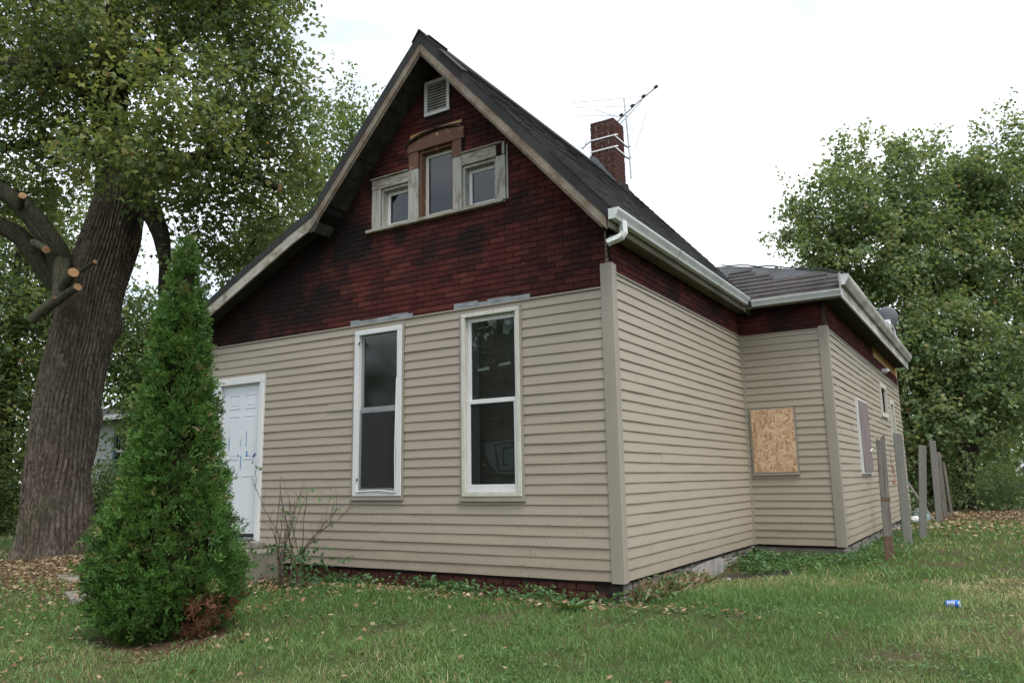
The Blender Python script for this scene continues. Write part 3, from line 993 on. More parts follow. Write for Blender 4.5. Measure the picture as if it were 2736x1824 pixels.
# loose strip of metal at the rake edge
mb = MB()
for t0, t1, lf in ((0.45, 0.95, .012),):
    c_ = Vector((-2.16, -.40, 6.29)) + rsl * ((t0 + t1) / 2) + nrm * (.012 + lf / 2)
    mb.obox(c_, rsl * ((t1 - t0) / 2) + nrm * lf * .3, Vector((0, .055, .012)), nrm * .0025)
mb.build('loose_rake_flashing', 'shingle_grey', roof)

# gutters
def gutter_profile(o0, z0, w_=.11, h_=.10):
    return [(o0, z0 + h_), (o0, z0), (o0 + w_ * .62, z0), (o0 + w_ * .70, z0 + h_ * .28), (o0 + w_ * .95, z0 + h_ * .72), (o0 + w_, z0 + h_ * .84), (o0 + w_, z0 + h_),
            (o0 + w_ - .008, z0 + h_), (o0 + w_ - .01, z0 + h_ * .86), (o0 + w_ * .60, z0 + h_ * .3), (o0 + w_ * .55, z0 + .008), (o0 + .008, z0 + .008), (o0 + .008, z0 + h_)]
gut = MB().prism(gutter_profile(.205, 3.475), 0, 0, 0)
def gutter(profile, axis, a, b, mat, cap0=True, swap=False, sgn=1, nseam=0):
    mb = MB()
    if axis == 1:
        mb.prism([(q[0], q[1]) for q in profile], 1, a, b)
    else:
        mb.prism([(q[0], q[1]) for q in profile], 0, a, b)
    return mb
g1 = MB().prism(gutter_profile(.205, 3.475), 1, -.425, 4.29).build('gutter', 'gutter_white', house)
cap = [(.203, 3.578), (.203, 3.472), (.276, 3.472), (.286, 3.505), (.312, 3.55), (.318, 3.562), (.318, 3.578)]
MB().prism(cap, 1, -.431, -.4255).build('end_cap', 'gutter_white', g1)
for y in (1.3, 2.9):
    MB().prism([(a_ + (.002 if a_ > .25 else 0), z_ - .001) for a_, z_ in gutter_profile(.206, 3.474)], 1, y, y + .03).build('seam_band', 'gutter_old', g1)
B('fascia', 'soffit_tan', house, .178, .203, -.40, 4.70, 3.40, 3.57)
MB().box(.0, .177, .005, L1 - .002, 3.44, 3.46).build('soffit', 'soffit_tan', house)
# elbow of a missing downspout
mb = MB()
pth = [(.275, -.24, 3.49), (.278, -.245, 3.42), (.283, -.25, 3.37), (.262, -.27, 3.325), (.225, -.29, 3.305), (.165, -.315, 3.285), (.135, -.325, 3.268)]
pv = [Vector(p) for p in pth]
ring = []
for i, p in enumerate(pv):
    d = (pv[min(i + 1, len(pv) - 1)] - pv[max(i - 1, 0)]).normalized()
    s_ = Vector((0.35, 0.94, 0))
    s_ = (s_ - d * s_.dot(d)).normalized()
    u_ = d.cross(s_)
    ring += [p + s_ * a_ + u_ * b_ for a_, b_ in ((-.032, -.024), (-.011, -.027), (-.011, -.023), (.011, -.023), (.011, -.027), (.032, -.024), (.032, .024), (.011, .027), (-.011, .027), (-.032, .024))]
fs = [(i * 10 + j, i * 10 + (j + 1) % 10, (i + 1) * 10 + (j + 1) % 10, (i + 1) * 10 + j) for i in range(len(pv) - 1) for j in range(10)]
MB().add(ring, fs + [tuple(range(9, -1, -1))]).build('downspout_elbow', 'gutter_white', g1)
# wing gutters
wg = MB()
prof = gutter_profile(0, 3.45, .10, .09)
wg.prism([(4.40 - q[0], q[1]) for q in prof], 0, .318, 1.56)
g2 = wg.build('gutter', 'gutter_white', house)
B('end_cap', 'gutter_white', g2, 1.5605, 1.566, 4.302, 4.398, 3.449, 3.541)
g3 = MB().prism([(1.56, 3.765), (1.56, 3.62), (1.605, 3.615), (1.625, 3.65), (1.655, 3.70), (1.665, 3.735), (1.665, 3.765), (1.655, 3.765), (1.65, 3.73), (1.61, 3.655), (1.57, 3.63), (1.568, 3.765)], 1, 4.42, 13.75).build('gutter', 'gutter_old', house)
MB().prism([(1.558, 3.768), (1.558, 3.617), (1.606, 3.612), (1.627, 3.65), (1.657, 3.70), (1.668, 3.735), (1.668, 3.768)], 1, 4.413, 4.4195).build('end_cap', 'gutter_white', g3)
for y in (6.6, 7.1, 9.7, 11.2):
    MB().prism([(1.566, 3.60), (1.612, 3.606), (1.632, 3.65), (1.662, 3.70), (1.672, 3.735), (1.672, 3.77), (1.64, 3.77)], 1, y, y + .04).build('seam_band', 'gutter_old', g3)
B('fascia', 'gutter_old', house, 1.535, 1.557, 4.402, 13.8, 3.462, 3.79)
B('fascia', 'soffit_tan', house, .21, 1.533, 4.402, 4.424, 3.43, 3.535)
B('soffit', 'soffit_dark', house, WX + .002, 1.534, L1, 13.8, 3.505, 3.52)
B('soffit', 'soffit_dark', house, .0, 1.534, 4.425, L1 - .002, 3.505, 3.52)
B('fascia_edge', 'gutter_white', house, 1.534, 1.562, 4.43, 13.8, 3.44, 3.460)

# wing roof
TE = [(1.545, 4.87, 3.87), (1.36, 5.01, 3.965), (0.88, 5.24, 4.13), (0.14, 5.58, 4.37), (-.34, 5.77, 4.50), (-.61, 5.86, 4.56)]
front_line = [(1.56, 4.385, 3.535), (1.36, 4.385, 3.535), (.88, 4.385, 3.535), (.14, 4.385, 3.535), (-.34, 4.385, 3.535), (-.61, 4.385, 3.535)]
mb = MB()
nT = len(TE)
top = front_line + TE + [(x, 13.85, min(z, 4.3)) for x, y, z in TE]
vs_ = top + [(x, y, z - .06) for x, y, z in top]
fs = []
for lv in (0, 1):
    for i in range(nT - 1):
        a_ = lv * nT + i
        fs.append((a_, a_ + 1, a_ + 1 + nT, a_ + nT))
        fs.append((a_ + 3 * nT, a_ + nT + 3 * nT, a_ + 1 + nT + 3 * nT, a_ + 1 + 3 * nT))
per = list(range(nT)) + [2 * nT - 1, 3 * nT - 1] + list(range(3 * nT - 2, 2 * nT - 1, -1)) + [nT]
for i in range(len(per)):
    a_, b_ = per[i], per[(i + 1) % len(per)]
    fs.append((a_, b_, b_ + 3 * nT, a_ + 3 * nT))
wing_roof = MB().add(vs_, fs).build('wing_roof', 'black_membrane', house)
wsd = Vector((0, 1, .69)).normalized()
wn_ = Vector((0, -wsd.z, wsd.y))
o_list = []
tabs(None, Vector((-.3, 4.37, 3.525)), wsd, wn_, Vector((1, 0, 0)), 1.5, 1.86, .165, .40, 5, o_list, thick=.014)
def te_y(x):
    return float(np.interp(-x, [-t[0] for t in TE], [t[1] for t in TE]))
for vs_, fs in o_list:
    cx_ = sum(v.x for v in vs_) / len(vs_)
    cy_ = sum(v.y for v in vs_) / len(vs_)
    gap = .05 + .26 * math.exp(-((cx_ - .62) / .34) ** 2)
    if cx_ < -.35 or max(v.y for v in vs_) > te_y(cx_) - gap + .04:
        continue
    MB().add(vs_, fs).build('shingle', 'shingle_grey', wing_roof)
# curled lip of membrane along the top edge
mb = MB()
mb.tube([(x, y + random.uniform(-.02, .02), z + .006 + random.uniform(0, .03)) for x, y, z in [tuple(np.array(TE[i]) * (1 - t) + np.array(TE[i + 1]) * t) for i in range(nT - 1) for t in (0, .33, .66)]], .012, 6)
mb.build('curled_membrane_edge', 'black_membrane', wing_roof)

# ---- chimney
CX0, CX1, CY0, CY1, CZ1 = -2.26, -1.82, 4.45, 4.88, 7.09
chim = MB().box(CX0 + .007, CX1 - .007, CY0 + .007, CY1 - .007, 5.3, CZ1 - .04).build('chimney', 'mortar', house)
CH = 0.0755
cmesh = {}
def cbrick(w_, d_):
    key = (round(w_, 3), round(d_, 3))
    if key not in cmesh:
        m_ = MB().box(-w_ / 2, w_ / 2, -d_ / 2, d_ / 2, -.033, .033)
        cmesh[key] = m_.mesh('chimney_brick_mesh', 'chimney_brick', (0, 0, 0))
    return cmesh[key]
row = 0
z = CZ1 - .035
J = .011
while z > 5.75:
    lay = []
    W_, D_ = CX1 - CX0, CY1 - CY0
    t_ = .1
    jj = .05 * (row % 3)
    if row % 2 == 0:
        for yy in (CY0 + t_ / 2, CY1 - t_ / 2):
            for x0_, x1_ in ((CX0, CX0 + W_ * .48 - J / 2), (CX0 + W_ * .48 + J / 2, CX1)):
                lay.append(((x0_ + x1_) / 2, yy, x1_ - x0_, t_))
        for xx in (CX0 + t_ / 2, CX1 - t_ / 2):
            lay.append((xx, (CY0 + CY1) / 2, t_, D_ - 2 * t_ - J * 2))
    else:
        for xx in (CX0 + t_ / 2, CX1 - t_ / 2):
            for y0_, y1_ in ((CY0, CY0 + D_ * .5 - J / 2), (CY0 + D_ * .5 + J / 2, CY1)):
                lay.append((xx, (y0_ + y1_) / 2, t_, y1_ - y0_))
        for yy in (CY0 + t_ / 2, CY1 - t_ / 2):
            lay.append(((CX0 + CX1) / 2, yy, W_ - 2 * t_ - J * 2, t_))
    for x, y, w_, d_ in lay:
        if row == 0 and random.random() < .25:
            continue
        if x < -2.1 and z < 6.1 or (y > 4.8 and z < 5.9):
            continue
        o = bpy.data.objects.new('brick', cbrick(w_, d_))
        link(o, chim, (x + random.uniform(-.003, .003), y + random.uniform(-.003, .003), z + random.uniform(-.002, .002)))
        o.rotation_euler = (random.uniform(-.012, .012), random.uniform(-.012, .012), random.uniform(-.012, .012))
    z -= CH
    row += 1
for zc in (6.765, 6.555):
    mb = MB()
    e_ = .010
    mb.box(CX0 - e_, CX1 + e_, CY0 - e_, CY0 - e_ + .003, zc - .012, zc + .012)
    mb.box(CX1 + e_ - .003, CX1 + e_, CY0 - e_, CY1 + e_, zc - .012, zc + .012)
    mb.box(CX0 - e_, CX1 + e_, CY1 + e_ - .003, CY1 + e_, zc - .012, zc + .012)
    mb.box(CX0 - e_, CX0 - e_ + .003, CY0 - e_, CY1 + e_, zc - .012, zc + .012)
    mb.add([(CX1 + .006, CY0 - .011, zc - .01), (CX1 + .03, CY0 + .06, zc + .02), (CX1 + .03, CY0 + .10, zc + .03), (CX1 + .03, CY0 + .10, zc + .05), (CX1 + .03, CY0 + .06, zc + .042), (CX1 + .006, CY0 - .011, zc + .012)], [(0, 1, 4, 5), (1, 2, 3, 4)])
    mb.build('strap', 'white_strap', chim)
MB().prism([(-2.275, 6.50), (-2.16, 6.43), (-1.93, 6.10), (-1.84, 5.98), (-1.795, 5.86), (-1.80, 5.80), (-2.29, 6.36)], 1, 4.428, 4.438).build('flashing', 'lead_flashing', chim)
MB().prism([(4.44, 5.84), (4.60, 6.05), (4.75, 5.98), (4.90, 6.02), (5.02, 5.82), (5.0, 5.78)], 0, -1.815, -1.79).build('tar_patch', 'sooty', chim)

# ---- front windows
def frame_ring(mb, x0, x1, z0, z1, w_, y0, y1, wb=None, wt=None):
    wb = w_ if wb is None else wb
    wt = w_ if wt is None else wt
    mb.box(x0, x1, y0, y1, z0, z0 + wb)
    mb.box(x0, x1, y0, y1, z1 - wt, z1)
    mb.box(x0, x0 + w_, y0, y1, z0 + wb, z1 - wt)
    mb.box(x1 - w_, x1, y0, y1, z0 + wb, z1 - wt)
    return mb
def sash(parent, x0, x1, z0, z1, y0, mat, w_=.045, gl='glass', wb=None, wt=None):
    s_ = frame_ring(MB(), x0, x1, z0, z1, w_, y0, y0 + .03, wb, wt).build('sash', mat, parent, bevel=.003)
    wb = w_ if wb is None else wb
    wt = w_ if wt is None else wt
    p_ = B('pane', gl, parent, x0 + w_ - .004, x1 - w_ + .004, y0 + .012, y0 + .016, z0 + wb - .004, z1 - wt + .004)
    return s_, p_
# left one: aluminium storm sash, bottom bar bent loose
win1 = frame_ring(MB(), -3.495, -2.695, .80, 2.862, .022, -.036, .0).build('window', 'siding_trim', house)
frame_ring(MB(), -3.472, -2.718, .823, 2.84, .072, -.046, .03, .05, .06).build('frame', 'white_paint', win1, bevel=.004)
frame_ring(MB(), -3.44, -2.76, .86, 2.81, .03, .031, .129).build('jamb', 'jamb_grey', win1)
sash(win1, -3.399, -2.791, 1.85, 2.779, .008, 'aluminium', .036, 'storm_glass')
sash(win1, -3.399, -2.791, .874, 1.858, -.012, 'aluminium', .048, 'storm_glass')
B('insect_screen', 'insect_screen', win1, -3.36, -2.83, -.016, -.0145, .915, 1.817)
MB().tube([(-3.40, -.05, .872), (-3.2, -.054, .885), (-3.0, -.056, .888), (-2.82, -.056, .868), (-2.79, -.056, .876)], .009, 5).build('bent_bar', 'white_paint', win1)
MB().tube([(-2.795, -.05, .875), (-2.80, -.054, 1.3), (-2.79, -.052, 1.85), (-2.786, -.048, 2.2)], .008, 5).build('bent_bar', 'white_paint', win1)
for z_ in (1.0, 2.66):
    B('latch', 'black_plastic', win1, -3.398, -3.378, -.054, -.047, z_, z_ + .035)
B('sill', 'siding_trim', win1, -3.50, -2.69, -.05, .0, .775, .799)
# right one: white vinyl sashes, cream outer frame
win2 = frame_ring(MB(), -1.872, -1.055, .79, 2.87, .022, -.036, .0).build('window', 'siding_trim', house)
frame_ring(MB(), -1.849, -1.078, .813, 2.848, .050, -.046, .03, .045, .045).build('frame', 'cream_paint', win2, bevel=.004)
frame_ring(MB(), -1.80, -1.12, .86, 2.81, .03, .050, .20).build('jamb', 'jamb_grey', win2)
B('inner_board', 'brown_board', win2, -2.2, -.7, .34, .36, .6, 2.95)
sash(win2, -1.798, -1.129, 1.815, 2.80, .018, 'white_paint', .048, 'glass_dirty', .055, .05)
sash(win2, -1.798, -1.129, .86, 1.868, -.014, 'white_paint', .050, 'glass_dirty', .08, .05)
B('sill', 'siding_trim', win2, -1.885, -1.045, -.05, .0, .762, .789)
for x0, x1, z_ in ((-1.70, -1.53, 2.19), (-1.42, -1.25, 2.225)):  # white strips behind the glass, standing in for reflections in the pane
    MB().prism([(x0, z_), (x1, z_ + .012), (x1 - .01, z_ + .042), (x0 + .02, z_ + .028)], 1, .056, .060).build('reflection_strip', 'paper_white', win2)
# broken plaster hanging behind the top of the upper sash
for pts in ([(-1.66, 2.82), (-1.50, 2.82), (-1.53, 2.68), (-1.60, 2.72)], [(-1.42, 2.82), (-1.20, 2.82), (-1.33, 2.66), (-1.38, 2.60), (-1.44, 2.63)]):
    MB().prism(pts, 1, .20, .212).build('plaster_scrap', 'jamb_grey', win2)
# round-bottomed grey board with dark drawn outline, standing inside
MB().prism([(-1.74, 1.40), (-1.13, 1.44), (-1.13, 1.22), (-1.19, 1.12), (-1.32, 1.06), (-1.46, 1.04), (-1.58, 1.07), (-1.68, 1.16), (-1.73, 1.27)], 1, .26, .275).build('drawn_board', 'dull_board', win2)
mb = MB()
for pl in ([(-1.60, 1.38), (-1.58, 1.22), (-1.55, 1.08)], [(-1.60, 1.38), (-1.36, 1.40), (-1.16, 1.42)], [(-1.55, 1.08), (-1.40, 1.08), (-1.25, 1.15), (-1.17, 1.22), (-1.15, 1.38)],
           [(-1.49, 1.33), (-1.49, 1.15)], [(-1.49, 1.33), (-1.38, 1.345), (-1.20, 1.36)], [(-1.49, 1.15), (-1.42, 1.16)], [(-1.20, 1.36), (-1.21, 1.25)], [(-1.36, 1.40), (-1.355, 1.36)]):
    mb.tube([(x, .257, z_) for x, z_ in pl], .006, 5)
mb.build('drawn_outline', 'black_plastic', win2)

# ---- front door
door = B('door', 'door_white', house, -5.985, -5.205, .012, .055, .315, 2.325, .003)
casing = MB()
casing.box(-6.145, -5.105, -.05, .0, 2.345, 2.445)
casing.box(-6.145, -6.0, -.05, .0, .25, 2.344)
casing.box(-5.19, -5.105, -.05, .0, .25, 2.344)
casing.build('door_casing', 'white_paint', house, bevel=.006)
MB().box(-6.0, -5.986, .001, .1, .25, 2.36).box(-5.204, -5.19, .001, .1, .25, 2.36).box(-5.986, -5.204, .001, .1, 2.326, 2.36).build('door_jamb', 'white_paint', house)
B('threshold', 'aluminium', house, -6.0, -5.19, -.06, .09, .262, .30, .004)
B('weather_strip', 'black_plastic', door, -5.97, -5.21, .006, .011, .318, .345)
for zc, hh in ((2.11, .20), (1.62, .60), (.80, .62)):
    for x0, x1 in ((-5.86, -5.63), (-5.54, -5.31)):
        pm = MB()
        frame_ring(pm, x0, x1, zc - hh / 2, zc + hh / 2, .018, .006, .0118)
        pm.box(x0 + .045, x1 - .045, .007, .0118, zc - hh / 2 + .045, zc + hh / 2 - .045)
        pm.build('door_panel', 'door_white', door, bevel=.003)
for x, z0, z1, w_, mt in ((-5.83, 1.45, 1.63, .010, 'blue_tape'), (-5.475, 1.49, 1.70, .010, 'blue_tape'), (-5.59, 1.5, 1.6, .006, 'blue_tape'), (-5.455, 1.36, 1.43, .026, 'blue_tape'), (-5.225, 1.22, 1.42, .012, 'blue_tape'),
                      (-5.575, 1.19, 1.37, .010, 'blue_tape'), (-5.93, 1.385, 1.415, .022, 'navy_tape'), (-5.63, 1.36, 1.385, .02, 'navy_tape')):
    B('tape_strip', mt, door, x - w_ / 2, x + w_ / 2, .0045, .0058, z0, z1)
MB().prism([(-5.345, 1.345), (-5.325, 1.335), (-5.275, 1.385), (-5.295, 1.40)], 1, .0045, .0058).build('tape_strip', 'navy_tape', door)
MB().tube([(-5.215, .01, 1.22), (-5.215, -.03, 1.22)], [.022, .016], 10).build('lock', 'black_plastic', door)
B('lock_plate', 'black_plastic', door, -5.222, -5.207, .002, .0119, 1.07, 1.17)
# stoop
stoop = MB().prism([(-6.35, -.78), (-4.62, -.78), (-4.62, -.03), (-6.35, -.03)], 2, -.4, .17).build('stoop', 'concrete', house, bevel=.015)
B('door_ledge', 'concrete', house, -6.2, -5.0, -.16, -.032, .172, .255, .01)

# ---- attic window trio
att = B('attic_window', 'peeling_white_flat', house, -3.30, -1.235, -.075, -.0085, 4.072, 4.112, .004)
def board(x0, x1, z0, z1, mat='peeling_white', y0=-.034, name='casing_board'):
    return B(name, mat, att, x0, x1, y0, -.009, z0, z1, .003)
board(-3.235, -3.095, 4.113, 4.632)                                # left jamb board
board(-3.235, -2.632, 4.634, 4.765, 'peeling_white_flat', -.036)    # left head
board(-2.632, -2.484, 4.113, 4.765, 'peeling_white', -.042)         # left mullion, white part
board(-2.632, -2.484, 4.767, 4.985, 'peeling_brown', -.042)
board(-1.958, -1.832, 4.113, 4.765, 'peeling_white', -.042)
board(-1.958, -1.832, 4.767, 4.985, 'peeling_brown', -.042)
board(-1.830, -1.345, 4.645, 4.785, 'peeling_white_flat', -.036)    # right head
board(-1.347, -1.225, 4.113, 4.643)                                # right jamb board
board(-1.258, -1.222, 4.646, 4.80, 'peeling_white', -.048)
board(-1.219, -1.196, 4.11, 4.77, 'peeling_white', -.022, 'edge_strip')
board(-3.25, -2.636, 4.768, 4.785, 'peeling_white_flat', -.06, 'drip_cap')
board(-1.83, -1.26, 4.788, 4.803, 'peeling_white_flat', -.06, 'drip_cap')
MB().prism([(-2.645, 4.988), (-1.79, 4.988), (-1.79, 5.135), (-2.10, 5.165), (-2.4, 5.15), (-2.645, 5.10)], 1, -.052, -.009).build('head_board', 'peeling_brown', att, bevel=.003)
MB().prism([(-2.63, 5.14), (-2.40, 5.20), (-2.15, 5.215), (-1.84, 5.165), (-1.83, 5.235), (-2.05, 5.235), (-2.4, 5.235), (-2.61, 5.225)], 1, -.03, -.009).build('bare_wood_board', 'plywood', att)
mb = MB().tube([(-2.69, -.06, 5.06), (-2.60, -.075, 5.12), (-2.42, -.08, 5.175), (-2.2, -.075, 5.195), (-2.0, -.07, 5.185), (-1.82, -.065, 5.165), (-1.70, -.06, 5.175)], [.012, .02, .014, .012, .012, .012, .006], 6)
mb.build('torn_felt', 'sooty', att)
for x0, x1, z0, z1 in ((-3.09, -2.632, 4.125, 4.63), (-2.48, -1.962, 4.125, 4.985), (-1.83, -1.352, 4.125, 4.64)):
    mt = 'peeling_brown' if z1 > 4.9 else 'peeling_white'
    mb = MB()
    mb.box(x0, x0 + .03, -.008, .129, z0, z1)
    mb.box(x1 - .03, x1, -.008, .129, z0, z1)
    mb.box(x0 + .03, x1 - .03, -.008, .129, z1 - .03, z1)
    mb.box(x0 + .03, x1 - .03, -.008, .129, z0 - .01, z0 + .015)
    mb.build('jamb', mt, att)
    sash(att, x0 + .031, x1 - .031, z0 + .016, z1 - .032, .07, 'cream_paint' if z1 > 4.9 else 'white_paint', .045, 'glass')

# ---- gable vent
vent = frame_ring(MB(), -2.40, -2.015, 5.415, 5.875, .045, -.03, -.0085).build('gable_vent', 'white_paint', house, bevel=.003)
B('vent_back', 'black_plastic', vent, -2.354, -2.061, -.0085, -.0035, 5.461, 5.829)
for i in range(10):
    z_ = 5.468 + i * .0365
    MB().prism([(-.026, z_), (-.022, z_ - .002), (-.0095, z_ + .022), (-.0125, z_ + .025)], 0, -2.354, -2.061).build('slat', 'gutter_old', vent)

# ---- wing windows
w3 = frame_ring(MB(), .085, .735, 1.005, 1.965, .022, L1 - .042, L1 - .001).build('boarded_window', 'siding_trim', house)
B('wafer_board', 'wafer_board', w3, .108, .712, L1 - .05, L1 - .036, 1.028, 1.942)
B('sill', 'siding_trim', w3, .075, .745, L1 - .055, L1 - .001, .985, 1.004)
w4 = frame_ring(MB(), 0, 1, 0, 1, .1, 0, 1)
def ring_x(y0, y1, z0, z1, w_, x0, x1):
    mb = MB()
    mb.box(x0, x1, y0, y1, z0, z0 + w_).box(x0, x1, y0, y1, z1 - w_, z1)
    mb.box(x0, x1, y0, y0 + w_, z0 + w_, z1 - w_).box(x0, x1, y1 - w_, y1, z0 + w_, z1 - w_)
    return mb
w4 = ring_x(6.80, 7.86, .98, 2.22, .03, WX + .001, WX + .06).build('boarded_window', 'white_paint', house)
B('board', 'grey_board', w4, WX + .02, WX + .075, 6.832, 7.828, 1.012, 2.188)
MB().tube([(WX + .075, 7.6, 1.36), (WX + .11, 7.62, 1.40), (WX + .075, 7.64, 1.36)], .012, 6).build('hasp', 'white_strap', w4)
for y0, y1, z0, z1, mtl in ((10.2, 11.2, 2.12, 2.82, 'paper_white'), (11.7, 12.4, 1.6, 2.58, 'paper_white')):
    wq = ring_x(y0, y1, z0, z1, .09, WX + .001, WX + .05).build('window', 'cream_paint', house)
    B('blind', mtl, wq, WX - .08, WX - .06, y0 + .1, y1 - .1, z0 + .1, z1 - .22)
    B('pane', 'glass', wq, WX - .02, WX - .014, y0 + .091, y1 - .091, z0 + .091, z1 - .091)
# sprayed red marks
mb = MB()
for pts in ([(10.95, 1.40), (11.0, 1.20), (11.02, 1.10)], [(11.02, 1.12), (11.25, 1.12), (11.3, 1.03), (11.1, .98), (11.0, 1.05), (11.02, 1.12)], [(11.3, 1.1), (11.35, .9), (11.3, .8)],
            [(10.95, .82), (11.05, .74), (11.2, .80), (11.3, .74), (11.5, .82)], [(11.05, .82), (11.0, .73)]):
    mb.tube([(WX + .0225, y, z_) for y, z_ in pts], .008, 5)
sp = mb.build('sprayed_mark', 'red_spray', wing_side)
MB().tube([(WX, 11.15, 3.15), (WX + .10, 11.15, 3.15), (WX + .12, 11.15, 3.12)], [.05, .05, .06], 10).build('pipe_vent', 'white_strap', house)

# ------------------------------------------------------------------ things fixed to or standing by the house
ant = thing('tv_antenna', (-1.76, 4.95, 6.15), 'old rooftop television antenna on a mast strapped to the chimney', 'antenna')
MB().tube([(-1.745, 4.95, 6.13), (-1.765, 4.94, 6.9), (-1.80, 4.92, 7.63)], .016, 8).build('mast', 'antenna_metal', ant)
MB().tube([(-2.08, 5.16, 7.34), (-1.5, 4.75, 7.38), (-.98, 4.37, 7.37)], .013, 6).build('boom', 'antenna_metal', ant)
MB().tube([(-2.06, 5.14, 7.24), (-1.7, 4.90, 7.30), (-1.35, 4.64, 7.35)], .008, 6).build('brace', 'antenna_metal', ant)
for a_, b_ in (((-1.30, 4.58, 7.385), (-2.40, 4.08, 7.37)), ((-1.60, 4.80, 7.39), (-2.46, 4.28, 7.38)), ((-1.90, 5.0, 7.38), (-2.55, 4.58, 7.37)),
               ((-2.05, 5.12, 7.25), (-2.72, 5.3, 7.05)), ((-1.90, 5.0, 7.32), (-2.25, 4.62, 7.43))):
    MB().tube([a_, tuple((np.array(a_) + np.array(b_)) / 2 + np.array([0, 0, -.008])), b_], .0048, 5).build('element', 'antenna_thin', ant)
for p in ((-1.30, 4.58, 7.385), (-1.60, 4.80, 7.39), (-1.90, 5.0, 7.38), (-1.0, 4.385, 7.38)):
    MB().obox(p, (.03, -.02, 0), (.012, .018, 0), (0, 0, .018)).build('insulator', 'black_plastic', ant)
MB().tube([(-1.08, 4.45, 7.30), (-1.3, 4.6, 7.0), (-1.6, 4.85, 6.62), (-1.74, 4.94, 6.52)], .004, 5).build('lead_wire', 'antenna_thin', ant)
MB().tube([(-1.74, 4.92, 7.3), (-1.70, 4.9, 7.1), (-1.60, 4.85, 6.93)], .004, 5).build('lead_wire', 'antenna_thin', ant)
for z_ in (6.71, 6.50):
    MB().tube([(-1.83, 4.86, z_ + .03), (-1.77, 4.95, z_), (-1.74, 4.97, z_ + .02)], .014, 6).build('clamp', 'black_plastic', ant)
rotor = MB().tube([(-2.28, 4.6, 6.86), (-2.42, 4.58, 6.78), (-2.50, 4.58, 6.72)], .012, 6)
rotor.tube([(-2.40, 4.58, 6.86), (-2.44, 4.58, 6.76)], .006, 5)
rotor.tube([(-2.55, 4.58, 6.78), (-2.48, 4.58, 6.74)], .006, 5)
rotor.build('bracket', 'antenna_metal', ant)

# satellite dish on the wing roof
dish = thing('satellite_dish', (1.46, 12.3, 3.86), 'grey oval satellite dish on the roof edge of the rear wing', 'satellite dish')
fwd = Vector((-0.10, 1.0, 0.30)).normalized()      # it looks away to the south
rt = fwd.cross(Vector((0, 0, 1))).normalized()
up = rt.cross(fwd)
dc = Vector((1.36, 12.2, 4.47))
vs_, fs = [], []
nr_, na = 7, 28
for side in (0, 1):
    for i in range(nr_ + 1):
        q = i / nr_
        for j in range(na):
            t = 2 * math.pi * j / na
            vs_.append(dc + rt * (.23 * q * math.cos(t)) + up * (.26 * q * math.sin(t)) + fwd * (.055 * q * q - .006 * side))
off = (nr_ + 1) * na
for side in (0, 1):
    for i in range(nr_):
        for j in range(na):
            a_, b_ = side * off + i * na + j, side * off + i * na + (j + 1) % na
            fs.append((a_, b_, b_ + na, a_ + na))
for j in range(na):
    a_, b_ = nr_ * na + j, nr_ * na + (j + 1) % na
    fs.append((a_, b_, b_ + off, a_ + off))
MB().add(vs_, fs).build('reflector', 'dish_grey', dish, smooth=True)
MB().tube([(1.47, 12.34, 3.84), (1.47, 12.3, 4.15), (1.44, 12.2, 4.30)], .028, 8).build('mast', 'antenna_metal', dish)
MB().obox(dc - fwd * .05 - up * .1, rt * .06, fwd * .05, up * .06).obox(dc - fwd * .10 - up * .16 + rt * .04, rt * .03, fwd * .06, up * .07).build('bracket', 'white_strap', dish, bevel=.008)
MB().tube([(1.47, 12.33, 3.86), (1.36, 12.5, 4.12)], .012, 6).tube([(1.55, 12.35, 3.84), (1.46, 12.25, 4.2)], .012, 6).build('strut', 'antenna_metal', dish)
MB().tube([dc - up * .26, dc - up * .30 + fwd * .3], .011, 6).obox(dc - up * .28 + fwd * .32, rt * .04, fwd * .04, up * .03).build('feed_arm', 'antenna_metal', dish)

# fence posts along the side yard
def post(base, topx, topy, h_, w_, d_, mat, label, split=False):
    x, y = base
    z0 = G(x, y)
    t = thing('fence_post', (x, y, z0), label, 'post', 'leftover fence posts beside the wing')
    lean = Vector((topx - x, topy - y, 0))
    def P(f):
        return Vector((x, y, z0)) + lean * f + Vector((0, 0, h_ * f))
    ca, sa = math.cos(.12), math.sin(.12)
    rx_, ry_ = Vector((ca, sa, 0)), Vector((-sa, ca, 0))
    def seg(f0, f1, ww, dd, ox, name, m_, tops=(0, 0)):
        vs_ = []
        for f, k_ in ((f0 , 0), ((f0 + f1) / 2, 0), (f1, 1)):
            for i_, (sx_, sy) in enumerate(((-1, -1), (1, -1), (1, 1), (-1, 1))):
                vs_.append(P(f) + rx_ * (sx_ * ww / 2 + ox) + ry_ * (sy * dd / 2) + Vector((0, 0, (tops[0] if sx_ < 0 else tops[1]) * k_)))
        fs = [(0, 3, 2, 1), (8, 9, 10, 11)]
        for l_ in (0, 4):
            fs += [(l_ + i, l_ + (i + 1) % 4, l_ + (i + 1) % 4 + 4, l_ + i + 4) for i in range(4)]
        return MB().add(vs_, fs).build(name, m_, t, bevel=.006)
    if split:
        seg(-.12, .19, w_ * 1.02, d_, 0, 'rotten_foot', 'rusty_wood')
        seg(.192, .50, w_ * .97, d_ * .97, 0, 'lower_timber', mat)
        seg(.502, .97, w_ * .48, d_, -w_ * .255, 'upper_timber', mat, (.02, -.01))
        seg(.502, 1.0, w_ * .49, d_ * .93, w_ * .25, 'upper_timber', mat, (-.02, .015))
        seg(.47, .503, w_ * 1.0, d_ * 1.0, .006, 'rust_stain', 'rusty_wood')
    else:
        seg(-.15, 1.0, w_, d_, 0, 'timber', mat, (.015, -.008))
    return t
